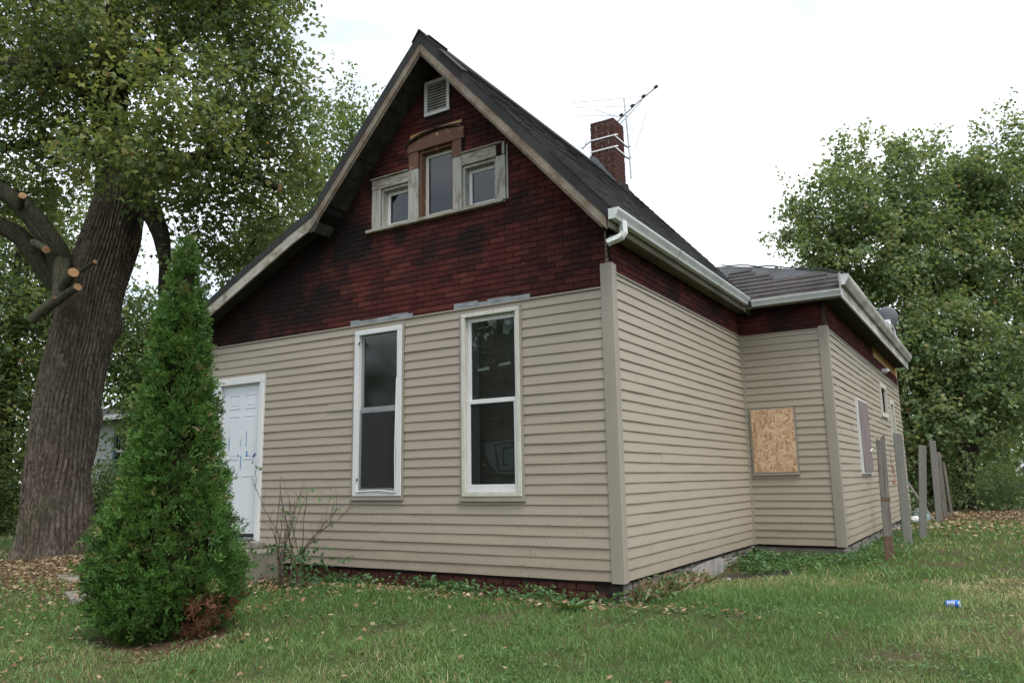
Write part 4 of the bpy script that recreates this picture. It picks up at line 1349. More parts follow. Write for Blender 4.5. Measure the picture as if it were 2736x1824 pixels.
post((1.81, 4.64), 1.84, 4.64, 1.66, .115, .10, 'weathered_wood', 'split weathered wooden post with a brown foot, nearest post of the row', True)
post((1.79, 7.3), 1.80, 7.3, 1.80, .135, .09, 'grey_post', 'second post of the row, wide grey timber in front of the wing siding')
post((1.88, 8.9), 2.03, 8.9, 1.64, .125, .09, 'grey_post', 'third post of the row, grey timber leaning right, clear of the house')
post((1.88, 13.4), 1.92, 13.4, 1.86, .13, .09, 'grey_post', 'fourth post of the row, tall grey timber with a notched top')
post((1.87, 15.9), 1.87, 15.9, 1.65, .11, .09, 'weathered_wood', 'fifth post of the row, dark grey timber just behind the notched post')
post((1.98, 16.7), 1.93, 16.7, 1.4, .06, .09, 'weathered_wood', 'farthest post of the row, thin grey timber in front of the tree trunks')
def tagt(o, *a, **kw):
    return tag(o, *a, **kw)
tagt(MB().tube([(1.22, 14.45, .75), (1.45, 14.4, .3), (1.70, 14.35, G(1.7, 14.35))], .035, 7).build('leaning_pole', 'grey_post'), 'thin grey pole leaning against the far corner of the wing', 'pole')
can_w = MB().tube([(1.36, 12.75, -.05), (1.50, 12.8, -.05), (1.52, 12.81, -.05)], [.075, .08, .05], 14)
tagt(can_w.build('white_bucket', 'paper_white'), 'white plastic container lying at the foot of the wing', 'container')
tb = np.array([[math.cos(a) * .17 * (1 + .25 * math.sin(3 * a + i)), math.sin(a) * .15, i * .08] for i in range(5) for a in np.linspace(0, 6.28, 10, endpoint=False)])
tb[:, :2] *= np.repeat([1.0, 1.15, 1.0, .7, .3], 10)[:, None]
tb += np.array([1.45, 13.9, G(1.45, 13.9)])
f_tb = [(i * 10 + j, i * 10 + (j + 1) % 10, i * 10 + 10 + (j + 1) % 10, i * 10 + 10 + j) for i in range(4) for j in range(10)] + [tuple(range(40, 50))]
tagt(MB().add(tb, f_tb).build('rubbish_bag', 'teal_bag', smooth=True), 'crumpled pale teal plastic bag at the far corner of the wing', 'bag')
tagt(MB().prism([(1.55, 11.7), (2.05, 11.75), (2.0, 12.1), (1.6, 12.05)], 2, G(1.8, 11.9) - .03, G(1.8, 11.9) + .035).build('concrete_slab', 'concrete', bevel=.01), 'flat broken slab lying on the ground behind the fence posts', 'slab')
# blue can
cz_ = G(2.72, .86) + .045
ax = Vector((.93, -.30, .12)).normalized()
c0 = Vector((2.72, .86, cz_ - .008))
can = thing('drink_can', (2.72, .86, G(2.72, .86)), 'crushed blue drink can with white lettering lying on the lawn', 'can')
MB().tube([c0 - ax * .052, c0 - ax * .046, c0 - ax * .02 + Vector((0, 0, .006)), c0 + ax * .03, c0 + ax * .052, c0 + ax * .052], [.026, .033, .031, .034, .033, .026], 16).build('can_body', 'can_blue', can, smooth=False)
MB().tube([c0 + ax * .052, c0 + ax * .055], [.0265, .024], 14).build('can_lid', 'antenna_metal', can)
# white band of broken lettering on the can
sdv = ax.cross(Vector((-.2, -1, .6))).normalized()
nv = sdv.cross(ax).normalized()
if nv.y > 0:
    nv = -nv
mb = MB()
for t0, t1, a0_, a1_ in ((-.035, -.025, -.5, .5), (-.018, -.008, -.6, .4), (-.001, .009, -.5, .6), (.016, .026, -.4, .5), (-.02, .02, .75, .95), (-.03, .03, -1.0, -.85)):
    for s_ in range(4):
        q0, q1 = a0_ + (a1_ - a0_) * s_ / 4, a0_ + (a1_ - a0_) * (s_ + 1) / 4
        pts = []
        for tt, q in ((t0, q0), (t1, q0), (t1, q1), (t0, q1)):
            pts.append(c0 + ax * tt + (nv * math.cos(q) + sdv * math.sin(q)) * .0352)
        mb.add(pts, [(0, 1, 2, 3)])
mb.build('lettering', 'paper_white', can)
# stones and path pieces
for x, y, s_, lb_ in ((.12, 1.2, .07, 'pale stone by the side foundation, second one from the front corner'), (.16, 1.55, .09, 'pale stone by the side foundation, the largest one'),
                      (.10, 1.9, .06, 'pale stone by the side foundation, just before the bare soil'), (.3, 2.4, .03, 'tiny white stone lying on the bare soil patch'), (.13, .75, .05, 'pale stone in dry grass, nearest to the front corner')):
    vsq = [Vector((x, y, G(x, y) + s_ * .4)) + Vector((math.cos(a) * math.cos(b), math.sin(a) * math.cos(b), math.sin(b) * .7)) * s_ * random.uniform(.8, 1.15) for b in (-.9, -.2, .5, 1.1) for a in np.linspace(0, 6.28, 8, endpoint=False)]
    fq = [(r_ * 8 + j, r_ * 8 + (j + 1) % 8, r_ * 8 + 8 + (j + 1) % 8, r_ * 8 + 8 + j) for r_ in range(3) for j in range(8)] + [tuple(range(24, 32))]
    tagt(MB().add(vsq, fq).build('stone', 'rock'), lb_, 'stone', 'stones by the side foundation')
for i, (pts, lb) in enumerate((([(-7.6, -1.25), (-6.9, -1.5), (-6.6, -1.1), (-7.2, -.85)], 'flat concrete path slab between the old tree and the arborvitae, farther one'),
                               ([(-6.2, -1.9), (-5.5, -2.2), (-5.2, -1.75), (-5.9, -1.45)], 'flat concrete path slab just left of the arborvitae, nearer one'))):
    x, y = pts[0]
    zz = G(x, y)
    tagt(MB().prism(pts, 2, zz - .05, zz + .03).build('path_slab', 'concrete', bevel=.01), lb, 'slab', 'path slabs on the left lawn')

# ------------------------------------------------------------------ foliage
def unit(v):
    return v / np.maximum(np.linalg.norm(v, axis=-1, keepdims=True), 1e-9)
LEAF_LOBED = (np.array([(0, 0, 0), (-.30, .12, .02), (-.52, .42, -.03), (-.20, .50, .03), (0, 1.0, -.10), (.20, .50, .03), (.52, .42, -.03), (.30, .12, .02)], float),
              np.array([(0, 1, 3), (1, 2, 3), (0, 3, 5), (3, 4, 5), (0, 5, 7), (5, 6, 7)]))
LEAF_OVAL = (np.array([(0, 0, 0), (-.30, .45, .06), (0, 1.0, -.08), (.30, .45, .06)], float), np.array([(0, 2, 1), (0, 3, 2)]))
LEAF_NARROW = (np.array([(0, 0, 0), (-.17, .4, .05), (0, 1.0, -.14), (.17, .4, .05)], float), np.array([(0, 2, 1), (0, 3, 2)]))
def leaves(name, pos, dirs, nrms, size, mat, parent, shape, tint, origin):
    """one mesh of leaves: pos base point, dirs stem-to-tip, nrms face normal"""
    sv, sf = shape
    y = unit(dirs)
    x = unit(np.cross(y, nrms))
    z = np.cross(x, y)
    v = (pos[:, None, :] + size[:, None, None] * (sv[None, :, 0, None] * x[:, None, :] + sv[None, :, 1, None] * y[:, None, :] + sv[None, :, 2, None] * z[:, None, :]))
    n_ = len(sv)
    f = sf[None] + (np.arange(len(pos)) * n_)[:, None, None]
    return np_mesh(name, v.reshape(-1, 3), f.reshape(-1, 3), mat, parent, origin, np.repeat(np.clip(tint, 0, 1), n_))

def crown_points(blobs, n, r_, shell=0.55, ydepth=1.0):
    """clump centres spread through ellipsoids, mostly in their outer part; blob = x,y,z,rh,rv"""
    vol = np.maximum(np.array([b[3] * b[3] * b[4] for b in blobs]) ** 0.75, .13)
    idx = r_.choice(len(blobs), n, p=vol / vol.sum())
    b = np.array(blobs)[idx]
    d = unit(r_.normal(size=(n, 3)))
    rad = np.where(r_.random(n) < shell, r_.uniform(.72, 1.05, n), r_.random(n) ** (1 / 3) * .95)
    p = b[:, :3] + d * rad[:, None] * np.stack([b[:, 3], b[:, 3] * ydepth, b[:, 4]], 1)
    return p, d, idx

def branch_net(pts, nodes, r_, name, mat, parent, origin, r0=.02, maxlen=1e9, sides=4, sag=.08):
    """twigs: join every point to the nearest wood already there"""
    nodes = [np.array(p, float) for p in nodes]
    arr = np.array(nodes)
    V, F = [], []
    nv = 0
    d0 = np.linalg.norm(pts[:, None] - arr[None], axis=2).min(1)
    for i in np.argsort(d0):
        p = pts[i]
        dist = np.linalg.norm(arr - p, axis=1)
        j = int(dist.argmin())
        q = arr[j]
        L = dist[j]
        if L < .05 or L > maxlen:
            continue
        m1 = q * .66 + p * .34 + r_.normal(size=3) * L * .07 + np.array([0, 0, sag * L])
        m2 = q * .33 + p * .67 + r_.normal(size=3) * L * .07 + np.array([0, 0, sag * L])
        path = [q, m1, m2, p]
        rb = min(r0 * (.5 + .7 * L), r0 * 2.2)
        d = unit((p - q)[None])[0]
        u = unit(np.cross(d, [0.31, .2, .93])[None])[0]
        w = np.cross(d, u)
        an = np.arange(sides) * 2 * np.pi / sides
        for k_, (c_, rr_) in enumerate(zip(path, (rb, rb * .8, rb * .55, rb * .25))):
            V.append(c_ + rr_ * (np.cos(an)[:, None] * u + np.sin(an)[:, None] * w))
        for k_ in range(3):
            for s_ in range(sides):
                a_, b_ = nv + k_ * sides + s_, nv + k_ * sides + (s_ + 1) % sides
                F.append((a_, b_, b_ + sides, a_ + sides))
        nv += 4 * sides
        arr = np.vstack([arr, m1, m2, p])
    if not V:
        return None
    return tag(np_mesh(name, np.concatenate(V), F, mat, parent, origin, smooth=True), kind='stuff')

def foliage(name, blobs, nclump, per, size, mat, parent, origin, seed, shape, spread=.32, droop=.5, tint_hi=0.0, nodes=None, twig=True, shell=.55, twig_mat='bark_dark', maxlen=1e9, tipl=.35, r0=.02):
    r_ = np.random.default_rng(seed)
    p, d, idx = crown_points(blobs, nclump, r_, shell)
    if twig and nodes is not None:
        branch_net(p, nodes, r_, 'twigs', twig_mat, parent, origin, r0=r0, maxlen=maxlen)
    # a sprig at each clump: leaves strung along a short drooping twig
    dirn = unit(d + np.array([0, 0, .15]) + r_.normal(size=d.shape) * .55)
    k_ = per
    t = r_.random((nclump, k_))
    pos = p[:, None, :] + dirn[:, None, :] * (t[..., None] - .3) * tipl * 2 + r_.normal(size=(nclump, k_, 3)) * spread * np.array([1, 1, .7]) * .55
    pos[..., 2] -= droop * .25 * t ** 2
    pos = pos.reshape(-1, 3)
    ld = unit(np.repeat(dirn, k_, 0) * .5 + r_.normal(size=pos.shape) * .7 + np.array([0, 0, -droop]))
    nr = unit(r_.normal(size=pos.shape) * .6 + np.array([0, 0, 1.0]) + np.repeat(d, k_, 0) * .3)
    sz = size * r_.uniform(.65, 1.25, len(pos))
    blob_t = r_.normal(size=len(blobs)) * .07
    clump_t = r_.normal(size=nclump) * .19
    tint = .42 + tint_hi + np.repeat(blob_t[idx] + clump_t, k_) + r_.normal(size=len(pos)) * .17
    tint = np.where(r_.random(len(tint)) < .004, 1.0, np.clip(tint, 0, .93))
    return leaves(name, pos, ld, nr, sz, mat, parent, shape, tint, origin)

def bark_tube(path, radii, nseg, name, mat, parent, origin, seed, ridges=13, amp=.05, flare=None, rows_per=None, lumps=()):
    """a limb with furrowed bark modelled in its surface"""
    r_ = np.random.default_rng(seed)
    path = np.array(path, float)
    s = np.concatenate([[0], np.cumsum(np.linalg.norm(np.diff(path, axis=0), axis=1))])
    nrow = rows_per or max(10, int(s[-1] / .07))
    t = np.linspace(0, s[-1], nrow)
    # smooth the path a little
    c = np.stack([np.interp(t, s, path[:, i]) for i in range(3)], 1)
    ker = np.ones(max(3, nrow // 12) | 1)
    ker /= ker.sum()
    pad = len(ker) // 2
    cs = np.stack([np.convolve(np.pad(c[:, i], pad, mode='reflect', reflect_type='odd'), ker, 'valid') for i in range(3)], 1)
    c = cs
    rad = np.interp(t, s, radii)
    tan = unit(np.gradient(c, axis=0))
    u = unit(np.cross(tan, [0.2, .97, 0.1]))
    w = np.cross(tan, u)
    th = np.arange(nseg) * 2 * np.pi / nseg
    TH, T = np.meshgrid(th, t)
    ph = r_.uniform(0, 6.28, 12)
    warp = .5 * np.sin(1.1 * T + ph[0] + 2 * TH) + .35 * np.sin(2.7 * T + ph[1] - 3 * TH) + .25 * np.sin(5.3 * T + ph[2] + 5 * TH)
    rd = 1 - np.abs(np.sin(ridges * TH * .5 + warp * 1.5 + ph[3])) ** .7
    rd2 = 1 - np.abs(np.sin(ridges * TH + warp * 2.3 + 1.7 * np.sin(3.1 * T + ph[4]) + ph[5])) ** .7
    gaps = .6 + .4 * np.sin(7 * T + 4 * np.sin(3 * TH + ph[6]) + ph[7])
    disp = -amp * (rd * .6 + rd2 * .4 * gaps)
    lob = .05 * np.sin(2 * TH + .7 * T + ph[8]) + .045 * np.sin(3 * TH - .5 * T + ph[9]) + .03 * np.sin(5 * TH + 1.3 * T + ph[10])
    RR = rad[:, None] * (1 + lob) + disp
    if flare:
        fl = np.exp(-T / flare[1])
        RR += flare[0] * fl * (.55 + .45 * np.sin(5 * TH + ph[11]) + .2 * np.sin(8 * TH + ph[2]))
    for (lt, la, lr, lh) in lumps:
        RR += lh * np.exp(-(((T - lt) / lr) ** 2 + (np.angle(np.exp(1j * (TH - la))) * rad[:, None] / lr) ** 2))
    P = c[:, None, :] + RR[..., None] * (np.cos(TH)[..., None] * u[:, None, :] + np.sin(TH)[..., None] * w[:, None, :])
    i_, j_ = np.meshgrid(np.arange(nrow - 1), np.arange(nseg), indexing='ij')
    a_ = (i_ * nseg + j_).ravel()
    b_ = (i_ * nseg + (j_ + 1) % nseg).ravel()
    return np_mesh(name, P.reshape(-1, 3), np.stack([a_, b_, b_ + nseg, a_ + nseg], 1), mat, parent, origin, smooth=True)

# ---- the old tree on the left
TB = (-9.95, 0.0, G(-9.95, 0))
old = thing('maple_tree', TB, 'huge old tree with furrowed trunk and sawn-off limbs left of the house', 'tree')
bark_tube([(-10.02, .05, -.5), (-10.0, .02, .0), (-9.93, -.05, 1.1), (-9.76, -.10, 2.5), (-9.58, -.08, 3.4), (-9.40, -.05, 4.35), (-9.12, 0, 5.14), (-8.92, 0, 5.85), (-8.86, -.12, 6.5)],
          [.58, .57, .53, .485, .465, .45, .44, .38, .28], 380, 'trunk', 'bark_old', old, TB, 2, ridges=44, amp=.085, flare=(.30, .42), rows_per=260,
          lumps=((2.6, 5.2, .28, .16), (4.2, 4.4, .2, .1), (1.7, 4.6, .3, -.14)))
limbs = [([(-9.0, 0, 5.7), (-8.85, -.15, 6.4), (-8.89, -.3, 7.1), (-8.73, -.39, 8.0), (-8.73, -.41, 9.4), (-8.4, -.2, 11.0)], [.40, .34, .30, .26, .18, .05]),
         ([(-9.15, 0, 5.0), (-8.75, .1, 5.75), (-8.33, .1, 5.95), (-7.6, .23, 6.15), (-6.9, .6, 6.35), (-6.3, .9, 6.9)], [.40, .34, .25, .17, .11, .04]),
         ([(-8.9, .05, 5.4), (-8.5, .15, 5.62), (-8.25, .22, 5.35), (-8.07, .26, 5.0), (-7.98, .3, 4.55), (-7.99, .27, 4.0)], [.22, .22, .19, .16, .12, .07]),
         ([(-9.5, -.2, 3.9), (-9.48, -.5, 4.35), (-9.30, -.75, 4.75), (-9.33, -1.1, 5.15), (-9.4, -1.45, 5.45), (-9.8, -1.95, 5.8), (-10.6, -2.6, 6.2)], [.30, .30, .27, .25, .20, .16, .06]),
         ([(-9.52, -.3, 4.0), (-9.62, -.75, 4.5), (-9.72, -1.1, 4.95), (-9.95, -1.6, 5.2), (-10.5, -2.2, 5.7)], [.27, .26, .22, .19, .08]),
         ([(-8.86, -.2, 6.6), (-8.86, -.59, 7.35), (-9.02, -1.15, 7.6), (-9.5, -1.74, 7.55), (-10.3, -2.4, 7.5)], [.24, .22, .19, .15, .06]),
         ([(-8.87, -.2, 6.3), (-9.3, -.5, 6.62), (-9.9, -.8, 6.72), (-10.6, -1.2, 6.6)], [.20, .16, .12, .05]),
         ([(-8.8, -.3, 7.5), (-8.1, .0, 8.1), (-7.3, .2, 8.6), (-6.6, .4, 9.0)], [.20, .15, .1, .04]),
         ([(-7.6, .23, 6.15), (-7.1, .5, 6.05), (-6.6, .8, 5.88), (-6.12, .98, 5.64)], [.10, .085, .08, .075])]
nodes = []
for i, (pth, rd) in enumerate(limbs):
    rd = [q * (.62 if i in (3, 4) else .85) for q in rd]
    bark_tube(pth, rd, 70, 'limb', 'bark_limb' if i in (3, 4, 5) else 'bark_dark', old, TB, 20 + i, ridges=18, amp=.03)
    pth = np.array(pth)
    for a_, b_ in zip(pth[:-1], pth[1:]):
        nodes += [a_ * (1 - t) + b_ * t for t in (0, .33, .66)]
    nodes.append(pth[-1])
nodes = [p for p in nodes if p[2] > 5.3]
for a_, b_, r_a in (((-9.20, -.70, 4.55), (-9.02, -.80, 3.86), .11), ((-9.02, -.80, 3.86), (-8.49, -.80, 4.0), .064), ((-9.05, -.74, 4.05), (-8.46, -.90, 4.20), .083), ((-9.02, -.66, 4.22), (-8.38, -.63, 4.42), .034),
                    ((-9.35, -1.08, 4.78), (-8.95, -1.08, 4.60), .06), ((-9.33, -1.35, 5.28), (-8.98, -1.48, 5.36), .058), ((-9.02, -.8, 3.9), (-9.4, -1.0, 3.55), .08),
                    ((-6.5, .85, 5.86), (-6.12, .98, 5.64), .06)):
    A2, B2 = Vector(a_), Vector(b_)
    bark_tube([a_, tuple((A2 + B2) / 2 + Vector((0, 0, .015))), b_], [r_a * 1.15, r_a, r_a * .95], 18, 'stub', 'bark_limb', old, TB, 77, ridges=8, amp=.006)
    if r_a < .13 and b_[2] > 3.7:
        dd = (B2 - A2).normalized()
        MB().tube([B2 - dd * .012, B2 + dd * .006], [r_a * .93, r_a * .90], 16).build('cut_end', 'cut_wood', old)
BIG = [(-10.02,-1.34,8.62,1.24,0.88),(-7.91,-1.12,8.15,1.15,0.88),(-7.19,-0.11,8.28,1.20,0.91),(-6.17,0.52,8.26,0.63,0.63),(-6.52,0.51,7.30,0.91,0.77),(-6.20,1.33,7.17,0.66,0.66),(-6.48,-0.71,6.40,0.95,0.70),(-9.16,-0.54,7.38,1.10,0.73),(-9.20,-1.63,6.77,0.81,0.74),(-6.82,-1.12,5.65,0.80,0.43),(-7.19,0.36,6.06,0.98,0.63),(-6.84,1.38,6.18,0.74,0.82),(-7.68,1.38,5.41,0.68,0.84),(-7.93,0.72,4.97,0.44,0.51),(-10.93,-0.27,6.56,0.95,0.55),(-11.60,-0.56,5.96,0.55,0.55),(-8.04,1.89,4.80,0.39,0.47),(-8.55,-0.75,10.18,2.19,1.10),(-11.55,-2.22,8.36,1.46,1.83),(-6.72,0.45,9.85,1.46,0.95)]
foliage('crown', BIG, 1650, 40, .088, 'leaf_maple', old, TB, 5, LEAF_LOBED, spread=.23, droop=.55, nodes=nodes, maxlen=3.0, tint_hi=.14, tipl=.30)

# ---- trees behind
def bg_tree(name, base, trunk_pts, trunk_r, blobs, n, per, size, mat, label, seed, shape=LEAF_OVAL, group=None, spread=.29, twigs=True, extra=()):
    o = (base[0], base[1], G(*base))
    t = thing(name, o, label, 'tree', group)
    pts = [(base[0], base[1], o[2] - .3)] + list(trunk_pts)
    bark_tube(pts, trunk_r, 26, 'trunk', 'bark_dark', t, o, seed, ridges=9, amp=.02)
    nd = []
    for pth, rd in extra:
        bark_tube(pth, rd, 20, 'trunk', 'bark_dark', t, o, seed + 1, ridges=9, amp=.015)
    for pth in [pts] + [e[0] for e in extra]:
        pth = np.array(pth)
        for a_, b_ in zip(pth[:-1], pth[1:]):
            nd += [a_ * (1 - q) + b_ * q for q in (0, .5, 1)]
    nd = [p for p in nd if p[2] > 1.6]
    foliage('crown', blobs, n, per, size, mat, t, o, seed, shape, spread=spread, droop=.45, nodes=nd, twig=twigs, r0=.016, tipl=.5)
    return t
RMA = [(1.15,20.69,10.2,1.5,1.2),(-0.30,18.85,9.40,1.27,1.27),(-0.95,17.98,8.1,0.7,0.9),(0.24,19.53,7.72,1.83,1.41),(1.86,21.68,7.96,1.90,1.61),(0.78,19.24,5.05,1.35,1.49),(1.38,19.49,2.73,1.19,1.32),(-1.22,19.95,7.15,1.17,0.88),(2.13,20.13,4.75,1.62,1.49),
       (-0.04,19.75,11.57,0.12,0.39),(0.50,20.05,11.72,0.14,0.53),(1.25,20.45,11.7,0.19,0.70),(-1.78,18.98,10.11,0.12,0.53),(-0.42,19.60,11.19,0.14,0.44),(-2.04,19.06,8.95,0.30,0.12),(-1.51,19.28,9.49,0.18,0.35),(1.72,20.85,11.48,0.18,0.35)]
RMB = [(2.58,22.77,10.2,1.55,1.35),(3.2,22.6,10.7,1.1,.9),(4.19,23.64,10.7,1.6,1.5),(5.32,24.41,10.4,1.52,1.7),(3.56,22.80,7.63,1.90,1.61),(3.63,21.64,4.80,1.65,1.52),(2.62,19.68,2.67,1.29,1.16),(3.70,19.78,3.1,1.01,0.95),(5.38,25.33,6.65,1.82,3.04),(4.89,22.27,3.5,1.22,1.1),(7.2,26.5,8.5,2.2,3.2),(2.61,21.34,11.79,0.21,0.61),(3.59,21.85,12.27,0.19,0.66),(4.60,22.46,12.36,0.19,0.70),(4.97,22.76,12.02,0.16,0.53)]
bg_tree('maple_tree', (1.25, 20.6), [(1.3, 20.5, 2.0), (1.35, 20.3, 4.5), (1.2, 20.3, 8.0), (1.1, 20.5, 10.8)], [.30, .26, .22, .14, .04], RMA, 1250, 38, .14, 'leaf_box',
        'tall leafy green tree right behind the wing roof and satellite dish', 31, LEAF_LOBED, 'trees behind the rear wing', extra=(([(1.3, 20.5, 1.0), (.5, 19.9, 3.5), (-.2, 19.3, 7.0), (-.6, 18.9, 9.0)], [.2, .17, .12, .04]), ([(1.3, 20.4, 3.0), (1.9, 21.0, 6.0), (2.0, 21.4, 8.5)], [.16, .12, .04])))
bg_tree('maple_tree', (2.15, 20.9), [(2.2, 20.9, 2.0), (2.5, 21.4, 4.5), (3.2, 22.4, 8.0), (3.6, 23.0, 11.0)], [.32, .28, .23, .15, .04], RMB, 1500, 38, .14, 'leaf_box',
        'tall leafy green tree at the right edge with yellowing top', 33, LEAF_LOBED, 'trees behind the rear wing', extra=(([(2.25, 21, 1.0), (3.6, 22.4, 4.0), (5.0, 24.2, 8.5)], [.2, .16, .05]), ([(2.2, 20.9, 2.0), (2.6, 20.3, 3.5), (2.9, 19.9, 4.6)], [.13, .1, .03])))
bg_tree('tree', (-12.0, 8.3), [(-12.0, 8.2, 3.0), (-12.0, 8.1, 7.0), (-11.6, 8.3, 11.0)], [.28, .24, .16, .04],
        [(-11.25,8.10,11.30,0.62,0.87),(-11.83,8.04,9.85,1.11,1.49),(-12.80,7.69,8.65,1.49,1.36),(-11.67,9.12,10.6,0.65,0.78),(-13.80,7.38,7.20,0.99,0.99),(-12.6,7.6,6.2,1.1,.9),(-11.2,8.4,8.2,1.2,1.2)], 560, 32, .13, 'leaf_far', 'bright green slender tree rising just behind the left roof slope', 41)
bg_tree('tree', (-17.6, 6.6), [(-17.7, 6.6, 2.5), (-18.0, 6.9, 6.0), (-18.3, 7.2, 8.5)], [.26, .22, .14, .04],
        [(-17.11,5.83,4.83,0.99,1.61),(-17.86,7.57,5.30,0.95,1.0),(-15.26,5.02,2.71,0.68,0.68),(-16.2,6.5,4.0,1.0,1.2)], 560, 30, .14, 'leaf_far', 'green tree seen between the old trunk and the arborvitae', 42)
bg_tree('tree', (-18.2, 2.9), [(-18.2, 2.9, 2.0), (-18.1, 2.8, 5.0), (-18.0, 2.7, 8.0)], [.26, .22, .14, .04],
        [(-18.01,2.71,5.65,0.90,1.24),(-17.27,2.46,3.31,0.75,1.28),(-17.02,2.84,2.25,0.53,1.07),(-18.6,2.5,7.5,1.6,1.5),(-19.5,3.4,4.6,1.5,1.8),(-16.9,1.9,5.0,.8,.9),(-18.0,1.3,4.0,1.3,1.6),(-17.8,4.1,7.6,1.2,1.1),(-17.2,4.0,6.1,1.0,1.1),(-16.9,3.7,4.6,.8,1.0)], 1000, 32, .13, 'leaf_maple', 'dark leafy tree at the left edge behind the old trunk', 43)
bg_tree('tree', (-22.5, 13.5), [(-22.3, 13.5, 3.0), (-21.4, 13.6, 6.0), (-20.3, 13.9, 9.0)], [.35, .3, .2, .05],
        [(-20.5, 14, 8.6, 2.0, 1.9), (-20, 14, 7.0, 2.2, 1.8), (-23.5, 12.0, 5.2, 2.2, 1.6), (-19.0, 15.5, 9.5, 1.8, 1.6), (-22, 13, 4.5, 2.2, 1.6)], 520, 30, .2, 'leaf_far', 'broad green tree filling the gap right of the old trunk, behind the white cottage', 44, spread=.55)

# undergrowth
def bush(base, r, h, n, per, size, mat, label, seed, group=None, shape=LEAF_OVAL, name='shrub'):
    o = (base[0], base[1], G(*base))
    t = thing(name, o, label, 'shrub', group)
    r_ = np.random.default_rng(seed)
    bl = [(base[0] + r_.normal() * r * .45, base[1] + r_.normal() * r * .35, o[2] + h * q, r * (.75 - .3 * q), h * .33) for q in (.25, .3, .5, .55, .75)]
    foliage('leaves', bl, n, per, size, mat, t, o, seed, shape, spread=.28, droop=.3, nodes=[np.array([base[0], base[1], o[2] + z_]) for z_ in (.05, .3 * h, .6 * h)], r0=.009)
    return t
bush((-16.5, 2.1), 1.1, 2.7, 230, 26, .11, 'leaf_maple', 'dark green shrub at the left edge beside the old trunk', 51, 'undergrowth')
bush((-15.4, 3.9), 1.0, 1.8, 200, 26, .10, 'leaf_far', 'low green shrub between the old trunk and the white cottage', 52, 'undergrowth')
bush((-19.5, -.6), 1.8, 3.6, 260, 26, .14, 'leaf_maple', 'tall dark shrub at the far left edge of the yard', 53, 'undergrowth')
bush((-12.2, 3.2), .9, 1.5, 150, 24, .09, 'leaf_far', 'low green shrub right behind the base of the old trunk', 54, 'undergrowth')
bush((2.7, 22.3), 1.5, 1.2, 150, 28, .12, 'leaf_box', 'dark shrub around the trunks behind the last fence post', 55, 'undergrowth')
bush((.6, 19.0), 1.4, 2.6, 240, 28, .12, 'leaf_box', 'leafy shrub behind the far corner of the wing', 56, 'undergrowth')
bush((5.6, 26.6), 2.2, 1.0, 80, 22, .13, 'leaf_box', 'dark shrub under the tree at the right edge', 57, 'undergrowth')
bush((4.4, 27.5), 2.2, 1.1, 150, 24, .14, 'leaf_box', 'low dark shrub between the trunks and the parked car', 64, 'undergrowth')
bush((8.6, 28.5), 2.4, 2.2, 200, 24, .15, 'leaf_box', 'dark shrub at the right edge in front of the parked car', 65, 'undergrowth')
bush((9.5, 33), 3.0, 2.6, 260, 24, .16, 'leaf_box', 'dark shrub far back at the right edge beyond the parked car', 59, 'undergrowth')
bush((1.1, 12.1), .35, .6, 40, 14, .10, 'weed_leaf', 'small leafy plant against the wing wall behind the second post', 58, None, LEAF_OVAL, 'shrub')
# distant wood that closes the horizon
def far_wood(name, spots, label, seed):
    bl = []
    r_ = np.random.default_rng(seed)
    for x, y, h, w_ in spots:
        for q in (.08, .25, .45, .65, .85):
            bl.append((x + r_.normal() * w_ * .3, y + r_.normal() * w_ * .3, h * q, w_ * (1.1 - .5 * q), h * .2))
    ob = foliage(name, bl, 2300 if 'street' in name else 1900, 24, .5 if 'street' in name else .34, 'leaf_far', None, (0, 0, 0), seed, LEAF_OVAL, spread=.9, droop=.4, twig=False)
    return tag(ob, label, 'trees', kind='stuff')
far_wood('distant_trees', [(-34, 14, 9, 4), (-38, 6, 8, 4), (-30, 24, 10, 5), (-22, 30, 10, 5), (-44, -4, 9, 5), (-14, 34, 9, 5)], 'mass of distant trees behind the left side of the yard', 61)
far_wood('distant_trees', [(2, 46, 7, 4), (5.5, 50, 7, 4), (3.5, 58, 7, 4), (-6, 42, 8, 4), (9, 47, 9, 4), (14, 42, 9, 4), (19, 38, 9, 4)], 'mass of distant trees behind the right side of the yard', 62)
far_wood('street_trees', [(-26, -37, 13, 4.5), (-22, -39, 12, 4), (-33, -34, 10, 3.2), (-30, -40, 11, 4), (-38, -29, 9, 3.5), (-17, -42, 12, 4), (-44, -26, 9, 5), (-10, -44, 8, 4), (0, -46, 7, 4), (10, -46, 7, 4)], 'row of trees across the street mirrored in the window panes', 63)

# ---- white cottage behind the old tree
cot = thing('cottage', (-21.6, 9.0, G(-21.6, 9)), 'small white cottage with grey-blue window trim behind the old tree', 'house')
B('wall', 'wall_white', cot, -24.6, -18.2, 8.0, 12.0, -.4, 3.2)
MB().prism([(7.6, 3.15), (12.4, 3.15), (10.0, 4.1)], 0, -24.9, -17.9).build('roof', 'shingle_black', cot)
B('fascia', 'white_paint', cot, -24.9, -17.9, 7.5, 7.6, 3.14, 3.3)
fr_ = frame_ring(MB(), -21.75, -20.6, 1.35, 2.95, .16, 7.93, 7.998).build('window', 'trim_blue', cot)
B('pane', 'glass', fr_, -21.6, -20.75, 7.96, 7.97, 1.5, 2.8)
B('backing', 'dark_inside', fr_, -21.6, -20.75, 7.985, 7.995, 1.5, 2.8)
for x in (-21.32, -21.03):
    B('glazing_bar', 'white_paint', fr_, x - .02, x + .02, 7.945, 7.958, 1.51, 2.79)
B('glazing_bar', 'white_paint', fr_, -21.59, -20.76, 7.94, 7.944, 2.1, 2.16)

